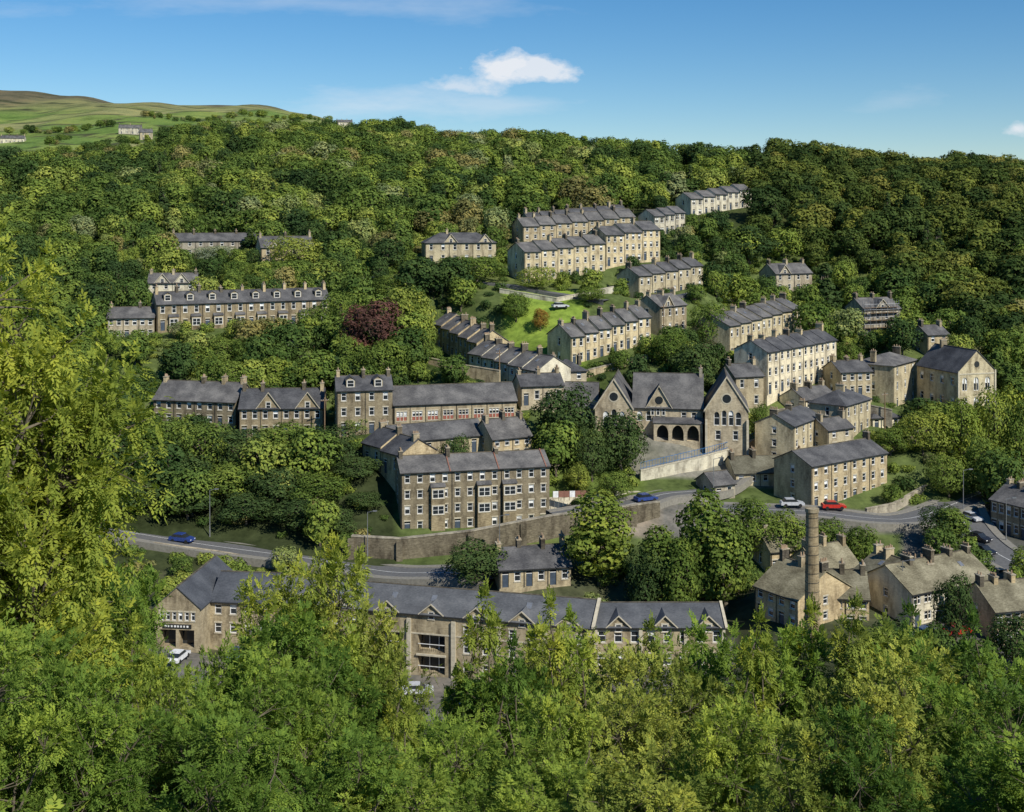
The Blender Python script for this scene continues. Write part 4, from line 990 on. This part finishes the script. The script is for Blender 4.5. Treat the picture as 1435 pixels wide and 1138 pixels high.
# individually placed trees  (bearing, top, distance, crown width, leaf, kind)
def put_tree(name, me, u, vt, D, wpx, leaf=None, Hp=10.0, Rp=4.3, hmin=2.5, rmin=0.0):
    X_, Y_, zt = P(u, vt, D); g = h1(X_, Y_); h = max(hmin, zt-g)
    o = bpy.data.objects.new(name, me); COL.objects.link(o); o.location = (X_, Y_, g-0.2)
    r = max(wpx/F*D/2, h*rmin); o.scale = (r/Rp, r/Rp, (h+0.2)/Hp); o.rotation_euler = (0, 0, random.uniform(0, 6.28))
    if leaf:
        o.material_slots[0].link = 'OBJECT'; o.material_slots[0].material = LM[leaf]
for (u, vt, D, w, leaf) in [
    (525,420,268,96,'copper'),(790,541,238,92,'dark'),(868,576,236,84,'dark'),(830,600,232,50,'dark'),(668,758,190,88,'dark'),(1055,698,208,80,'mid'),(1100,716,206,70,'mid'),
    (1160,728,208,70,'mid'),(1205,736,206,60,'mid'),(1322,712,208,64,'dark'),(1293,578,246,64,'light'),(1345,562,248,76,'light'),(1396,546,252,66,'light'),
    (1248,598,246,50,'mid'),(1380,612,238,70,'mid'),(1330,640,236,60,'mid'),(1430,560,250,60,'mid'),(1064,566,250,32,'mid'),
    (170,608,228,80,'dark'),(225,588,230,90,'mid'),(285,592,229,86,'mid'),(340,600,228,80,'dark'),(398,592,229,84,'mid'),(452,600,228,84,'dark'),(500,640,224,74,'dark'),
    (250,640,222,90,'dark'),(320,650,221,84,'mid'),(385,655,220,90,'dark'),(445,662,219,80,'mid'),(190,655,223,84,'dark'),(510,690,217,54,'dark'),(130,640,224,80,'dark'),
    (200,672,219,80,'dark'),(270,682,218,80,'dark'),(345,690,216,80,'dark'),(415,698,214,80,'dark'),(470,712,212,60,'dark'),(150,670,220,70,'dark'),
    (265,478,272,60,'mid'),(312,472,274,64,'mid'),(352,474,270,66,'mid'),(410,462,276,56,'silver'),(440,500,262,60,'mid'),(388,500,262,60,'light'),(330,505,258,70,'mid'),
    (298,345,374,60,'silver'),(415,333,366,76,'light'),(492,275,440,80,'silver'),(668,360,330,74,'mid'),(620,368,338,60,'light'),(752,374,326,50,'light'),
    (828,402,315,44,'mid'),(480,408,292,64,'mid'),(575,402,284,80,'light'),(440,430,290,50,'mid'),(545,385,320,50,'mid'),(722,410,308,42,'mid'),(757,432,303,24,'rust'),
    (975,478,268,76,'dark'),(940,466,274,54,'mid'),(905,478,280,34,'light'),(1050,316,388,74,'dark'),(1018,335,384,50,'dark'),(990,425,300,50,'mid'),(560,262,470,50,'copper'),(440,275,470,56,'copper'),
    (545,475,258,70,'mid'),(590,460,264,40,'mid'),(490,470,262,54,'mid'),(1190,480,290,44,'mid'),(905,770,184,60,'dark'),(640,610,226,50,'dark'),(495,585,240,40,'mid'),(1340,805,166,60,'dark'),(1425,860,158,80,'dark'),
    (1240,880,158,80,'mid'),(860,660,224,50,'mid'),(810,650,228,40,'light'),(240,200,760,60,'mid'),(330,185,860,60,'dark')]:
    put_tree('copper_beech' if leaf == 'copper' else 'broadleaf_tree', random.choice(fine), u, vt, D, w, leaf)
for (u, vt, D, w, leaf) in [(840,688,190,92,'light'),(986,686,186,78,'mid'),(1015,715,184,70,'mid'),(925,738,185,72,'mid'),(955,755,182,50,'mid'),(583,425,280,40,'light'),(1335,712,206,50,'mid')]:
    put_tree('poplar_tree', random.choice(tall_m), u, vt, D, w, leaf, Rp=2.4)
for (u, vt, D, w, leaf) in [(476,345,352,44,'dark'),(1157,366,352,56,'dark'),(185,335,380,44,'dark'),(30,320,420,40,'dark'),(350,318,400,34,'dark')]:
    put_tree('conifer_tree', cone_m, u, vt, D, w, leaf, Rp=2.4)

# foreground ash trees on the near slope
ash = [ash_mesh('ash_a', 51), ash_mesh('ash_b', 52, n=20), ash_mesh('ash_c', 53, R=3.0, n=18), ash_mesh('ash_d', 54, R=3.4, n=13)]
sap = [ash_mesh('ash_sapling', 57, R=1.7, n=16, tips=90, per=20, ll=0.16, shape='tall')]
big = [ash_mesh('ash_big_a', 61, H=20, R=6.0, n=34, tips=950, per=26, ll=0.20), ash_mesh('ash_big_b', 62, H=20, R=6.0, n=26, tips=800, per=26, ll=0.20)]
for (u, vt, D, w, i) in [(-35,318,36,430,0),(10,560,38,280,1)]:
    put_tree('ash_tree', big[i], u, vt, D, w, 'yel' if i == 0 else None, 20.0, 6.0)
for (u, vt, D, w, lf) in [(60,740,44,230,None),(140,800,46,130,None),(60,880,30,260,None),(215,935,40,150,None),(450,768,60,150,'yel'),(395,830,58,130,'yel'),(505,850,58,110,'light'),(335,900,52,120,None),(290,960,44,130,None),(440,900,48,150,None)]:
    put_tree('ash_tree', random.choice(ash), u, vt, D, w, lf, 10.0, 3.5, rmin=0.20)
for (u, vt, D) in [(676,835,50),(768,852,52),(805,872,54),(715,905,48),(905,880,54),(985,895,50),(1060,868,48),(1130,860,52),(1190,850,50),(1285,862,54),(1365,875,50),(640,945,50),(180,880,38),(560,960,40)]:
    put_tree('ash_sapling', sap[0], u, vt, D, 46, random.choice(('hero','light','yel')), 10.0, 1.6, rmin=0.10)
pu = [-120,150,230,300,350,450,540,580,650,700,760,850,900,1000,1100,1200,1300,1435,1600]
pv = [780,850,930,925,910,880,970,985,980,935,920,930,918,910,898,888,895,905,920]
for D0, off, wpx, stp in ((52,0,130,92),(38,55,180,125),(28,130,240,165)):
    uu = -60.0
    while uu < 1520:
        u_ = uu+random.uniform(-0.4, 0.4)*stp; D = D0*random.uniform(0.9, 1.12)
        vt = float(np.interp(u_, pu, pv))+off+random.uniform(-30, 30)
        put_tree('ash_tree', random.choice(ash), u_, vt, D, wpx*random.uniform(0.8, 1.2), random.choice((None, None, None, 'light')), 10.0, 3.5, rmin=0.24)
        uu += stp
# undergrowth on the slope
und = [ash_mesh('fern_a', 71, H=2.6, R=1.8, n=8, tips=80, per=14, ll=0.12, shape='bush'), ash_mesh('fern_b', 72, H=2.0, R=2.0, n=8, tips=80, per=14, ll=0.12, shape='bush')]
c_und = proto_coll('undergrowth_plants', und)
x, y = grid(24, 60, 5.5, 0.5); z = hgt(x, y); s = rng.uniform(1.0, 1.6, len(x))
instancer('undergrowth', np.stack([x, y, z-0.3], 1), rng.uniform(0, 6.28, len(x)), np.stack([s, s, s], 1), rng.integers(0, 2, len(x)), c_und)
x, y = grid(105, 148, 8, 0.46); z = hgt(x, y); k = rng.random(len(x)) < 0.8; x, y, z = x[k], y[k], z[k]; s = rng.uniform(0.45, 0.85, len(x))
s = np.where(y > 125, s*0.6, s)
instancer('slope_trees', np.stack([x, y, z-0.3], 1), rng.uniform(0, 6.28, len(x)), np.stack([s, s, s], 1), rng.integers(0, 6, len(x)), c_forest)

# ================================================================= VEHICLES & STREET FURNITURE
def car(u, D, head, paint, van=False, name='parked_car'):
    X_ = (u-CX)/F*D; g = h1(X_, D)+0.33
    b = Builder(name, (X_, D, g), math.radians(head))
    if van: body = [(-2.4,.35),(2.4,.35),(2.4,1.0),(1.9,1.25),(1.35,2.0),(-2.4,2.05)]
    else: body = [(-2.1,.35),(2.1,.35),(2.12,.72),(1.2,.93),(-2.0,.95),(-2.12,.7)]
    def ext(part, mat, prof, w):
        A_ = [(p[0], -w/2, p[1]) for p in prof]; B_ = [(p[0], w/2, p[1]) for p in prof]
        b.f(part, mat, A_); b.f(part, mat, B_[::-1])
        for i in range(len(prof)):
            j = (i+1) % len(prof); b.f(part, mat, [A_[i], B_[i], B_[j], A_[j]])
    ext('body', paint, body, 1.74)
    if not van:
        ext('windows', 'glass', [(-1.75,.94),(1.05,.92),(0.4,1.38),(-1.3,1.40)], 1.5)
        ext('roof', paint, [(-1.28,1.385),(0.38,1.375),(0.3,1.45),(-1.2,1.46)], 1.46)
    else: ext('windows', 'glass', [(1.0,1.25),(1.88,1.27),(1.40,1.9),(1.0,1.9)], 1.76)
    for xx in (-1.3, 1.3):
        for sg in (-1, 1):
            b.cyl('wheels', 'tyre', (xx, sg*0.70, .32), (xx, sg*0.90, .32), .32, .32, 12)
    for sg in (-1, 1):
        b.box('lights', 'white', 2.08, 2.14, sg*0.62-0.15, sg*0.62+0.15, .58, .70)
    b.finish()
for (u, D, hd, pt, vn) in [(255,210.5,-18,'c_blue',False),(1168,221,0,'c_red',False),(1372,212,-60,'c_black',False),(905,223.5,25,'c_blue',False),(1362,224,-70,'c_silver',False),
                           (1010,234,30,'c_silver',False),(235,296,5,'c_white',False),(785,310,20,'c_silver',False),(530,334,0,'c_white',False),(1378,204,-60,'c_black',False),
                           (585,166,5,'c_silver',False),(560,164,80,'c_white',False),(640,163,85,'c_blue',False),(965,262,40,'c_white',False),(1110,222,0,'c_silver',False),
                           (340,172,10,'c_blue',False),(1300,169,20,'c_white',False),(1340,170,20,'c_red',False),(250,170,80,'c_white',False)]:
    car(u, D, hd, pt, van=vn)
def lamp(u, D, h=8):
    X_ = (u-CX)/F*D; g = h1(X_, D)
    b = Builder('street_lamp', (X_, D, g), 0)
    b.cyl('post', 'steel', (0,0,-0.5), (0,0,1.6), 0.12, 0.11, 8); b.cyl('post', 'steel', (0,0,1.6), (0,0,h), 0.08, 0.05, 8)
    b.cyl('arm', 'steel', (0,0,h-0.05), (1.0,-0.3,h+0.25), 0.045, 0.04, 6); b.box('lamp_head', 'steel', 0.9, 1.6, -0.45, -0.15, h+0.18, h+0.34); b.finish()
for u, D in ((294,213),(515,203),(1000,228),(1265,178),(1350,228),(1410,212),(700,200)): lamp(u, D)
def pole(u, D, h=8):
    X_ = (u-CX)/F*D; g = h1(X_, D); b = Builder('telegraph_pole', (X_, D, g), 0.4)
    b.cyl('pole', 'wood', (0,0,-0.5), (0,0,h), 0.14, 0.1, 7); b.box('crossarm', 'wood', -0.8, 0.8, -0.06, 0.06, h-0.7, h-0.56)
    for xx in (-0.7,-0.3,0.3,0.7): b.cyl('insulator', 'white', (xx,0,h-0.56), (xx,0,h-0.4), 0.04, 0.03, 5)
    b.finish()
for u, D in ((455,240),(700,262),(930,300),(1085,278),(1240,262)): pole(u, D)
pts = [P(*p) for p in [(898,660,235.3),(985,640,239.3),(1030,628,244.3),(1088,606,254.3)]]
b = Builder('school_railing', pts[0], 0); o0 = Vector(pts[0])
for i in range(3):
    a_, c_ = Vector(pts[i])-o0, Vector(pts[i+1])-o0; n = int((c_-a_).length/0.6)
    for k_ in range(n):
        p = a_+(c_-a_)*k_/n; b.cyl('uprights', 'blue', p, p+Vector((0,0,1.7)), 0.04, 0.04, 4)
    for z_ in (0.5, 1.6): b.cyl('rails', 'blue', a_+Vector((0,0,z_)), c_+Vector((0,0,z_)), 0.05, 0.05, 4)
b.finish()
b = Builder('site_hoarding', P(775,698,219.5), 0.1)
for i in range(6): b.box('panels', 'redtile' if i % 3 else 'white', i*1.0, i*1.0+0.95, 0, 0.05, 0.1, 1.2); b.cyl('posts', 'wood', (i*1.0,0.1,-0.5), (i*1.0,0.1,1.3), 0.05, 0.05, 5)
b.finish()

# ================================================================= SKY, SUN, CAMERA
az, el = math.atan2(0.64, -0.77), math.radians(41)     # sun to the right and behind the viewpoint
sv = Vector((math.sin(az)*math.cos(el), math.cos(az)*math.cos(el), math.sin(el)))
sd = bpy.data.lights.new('sun', 'SUN'); sd.energy = 5.0; sd.angle = math.radians(0.5); sd.color = (1.0, 0.95, 0.84)
so = bpy.data.objects.new('sun', sd); COL.objects.link(so); so.rotation_euler = (-sv).to_track_quat('-Z', 'Y').to_euler(); so.location = (60, -60, 120)
w = bpy.data.worlds.new('World'); scene.world = w; w.use_nodes = True; nt = w.node_tree; nd = nt.nodes; lk = nt.links; nd.clear()
out = N(nd, 'ShaderNodeOutputWorld'); bg = N(nd, 'ShaderNodeBackground'); bg.inputs['Strength'].default_value = 0.10
sk = N(nd, 'ShaderNodeTexSky', sky_type='NISHITA'); sk.sun_disc = False; sk.sun_elevation = el; sk.sun_rotation = az
sk.air_density = 1.0; sk.dust_density = 0.0; sk.ozone_density = 5.0; sk.altitude = 300
hs = N(nd, 'ShaderNodeHueSaturation'); hs.inputs['Saturation'].default_value = 1.28; lk.new(sk.outputs[0], hs.inputs['Color'])
tc = N(nd, 'ShaderNodeTexCoord'); sx_ = N(nd, 'ShaderNodeSeparateXYZ'); lk.new(tc.outputs['Generated'], sx_.inputs[0])
def mth(op, a, b_=None, clamp=False):
    n = N(nd, 'ShaderNodeMath', operation=op); n.use_clamp = clamp
    for i, v in enumerate((a, b_)):
        if v is None: continue
        if isinstance(v, (int, float)): n.inputs[i].default_value = v
        else: lk.new(v, n.inputs[i])
    return n.outputs[0]
yc = mth('MAXIMUM', sx_.outputs['Y'], 0.05); ax = mth('DIVIDE', sx_.outputs['X'], yc); azz = mth('DIVIDE', sx_.outputs['Z'], yc)
cmb = N(nd, 'ShaderNodeCombineXYZ'); lk.new(ax, cmb.inputs[0]); lk.new(mth('MULTIPLY', azz, 1.8), cmb.inputs[1])
nz = N(nd, 'ShaderNodeTexNoise'); nz.noise_dimensions = '2D'; nz.inputs['Scale'].default_value = 26; nz.inputs['Detail'].default_value = 6; nz.inputs['Roughness'].default_value = 0.6; lk.new(cmb.outputs[0], nz.inputs['Vector'])
cmb2 = N(nd, 'ShaderNodeCombineXYZ'); lk.new(ax, cmb2.inputs[0]); lk.new(mth('MULTIPLY', azz, 4.0), cmb2.inputs[1])
nz2 = N(nd, 'ShaderNodeTexNoise'); nz2.noise_dimensions = '2D'; nz2.inputs['Scale'].default_value = 7; nz2.inputs['Detail'].default_value = 5; nz2.inputs['Roughness'].default_value = 0.62; lk.new(cmb2.outputs[0], nz2.inputs['Vector'])
def cloud(cx, cz, rx, rz, nk, gain, dens, src):
    dx_ = mth('DIVIDE', mth('SUBTRACT', ax, cx), rx); dz_ = mth('DIVIDE', mth('SUBTRACT', azz, cz), rz)
    e_ = mth('SUBTRACT', 1.0, mth('SQRT', mth('ADD', mth('MULTIPLY', dx_, dx_), mth('MULTIPLY', dz_, dz_))))
    q = mth('ADD', e_, mth('MULTIPLY', mth('SUBTRACT', src.outputs[0], 0.5), nk))
    return mth('MULTIPLY', mth('MULTIPLY', q, gain, True), dens)
cl = None
for c in [(0.014,0.115,0.044,0.013,2.2,1.6,0.85,nz),(-0.004,0.120,0.024,0.013,1.8,1.8,0.95,nz),(-0.038,0.103,0.036,0.010,2.6,1.2,0.6,nz),(-0.12,0.088,0.095,0.018,2.4,0.9,0.5,nz2),
          (0.0,0.088,0.09,0.009,2.6,0.9,0.32,nz2),(0.41,0.069,0.016,0.008,1.8,1.6,0.85,nz),(0.31,0.09,0.045,0.012,2.6,0.8,0.25,nz2),(-0.15,0.17,0.25,0.014,3.0,0.7,0.28,nz2)]:
    k_ = cloud(*c); cl = k_ if cl is None else mth('MAXIMUM', cl, k_)
mixc = N(nd, 'ShaderNodeMix', data_type='RGBA'); lk.new(cl, mixc.inputs[0]); lk.new(hs.outputs[0], mixc.inputs[6]); mixc.inputs[7].default_value = (8.2, 8.5, 9.0, 1)
lk.new(mixc.outputs[2], bg.inputs['Color']); lk.new(bg.outputs[0], out.inputs[0])

cd = bpy.data.cameras.new('camera'); cam = bpy.data.objects.new('camera', cd); COL.objects.link(cam)
cam.location = (0, 0, 0); cam.rotation_euler = (math.radians(90), 0, 0)
cd.sensor_width = 36; cd.lens = 36*F/1435; cd.shift_y = -(569-VH)/1435; cd.clip_start = 0.5; cd.clip_end = 9000
scene.camera = cam
print('objects', len(bpy.data.objects))
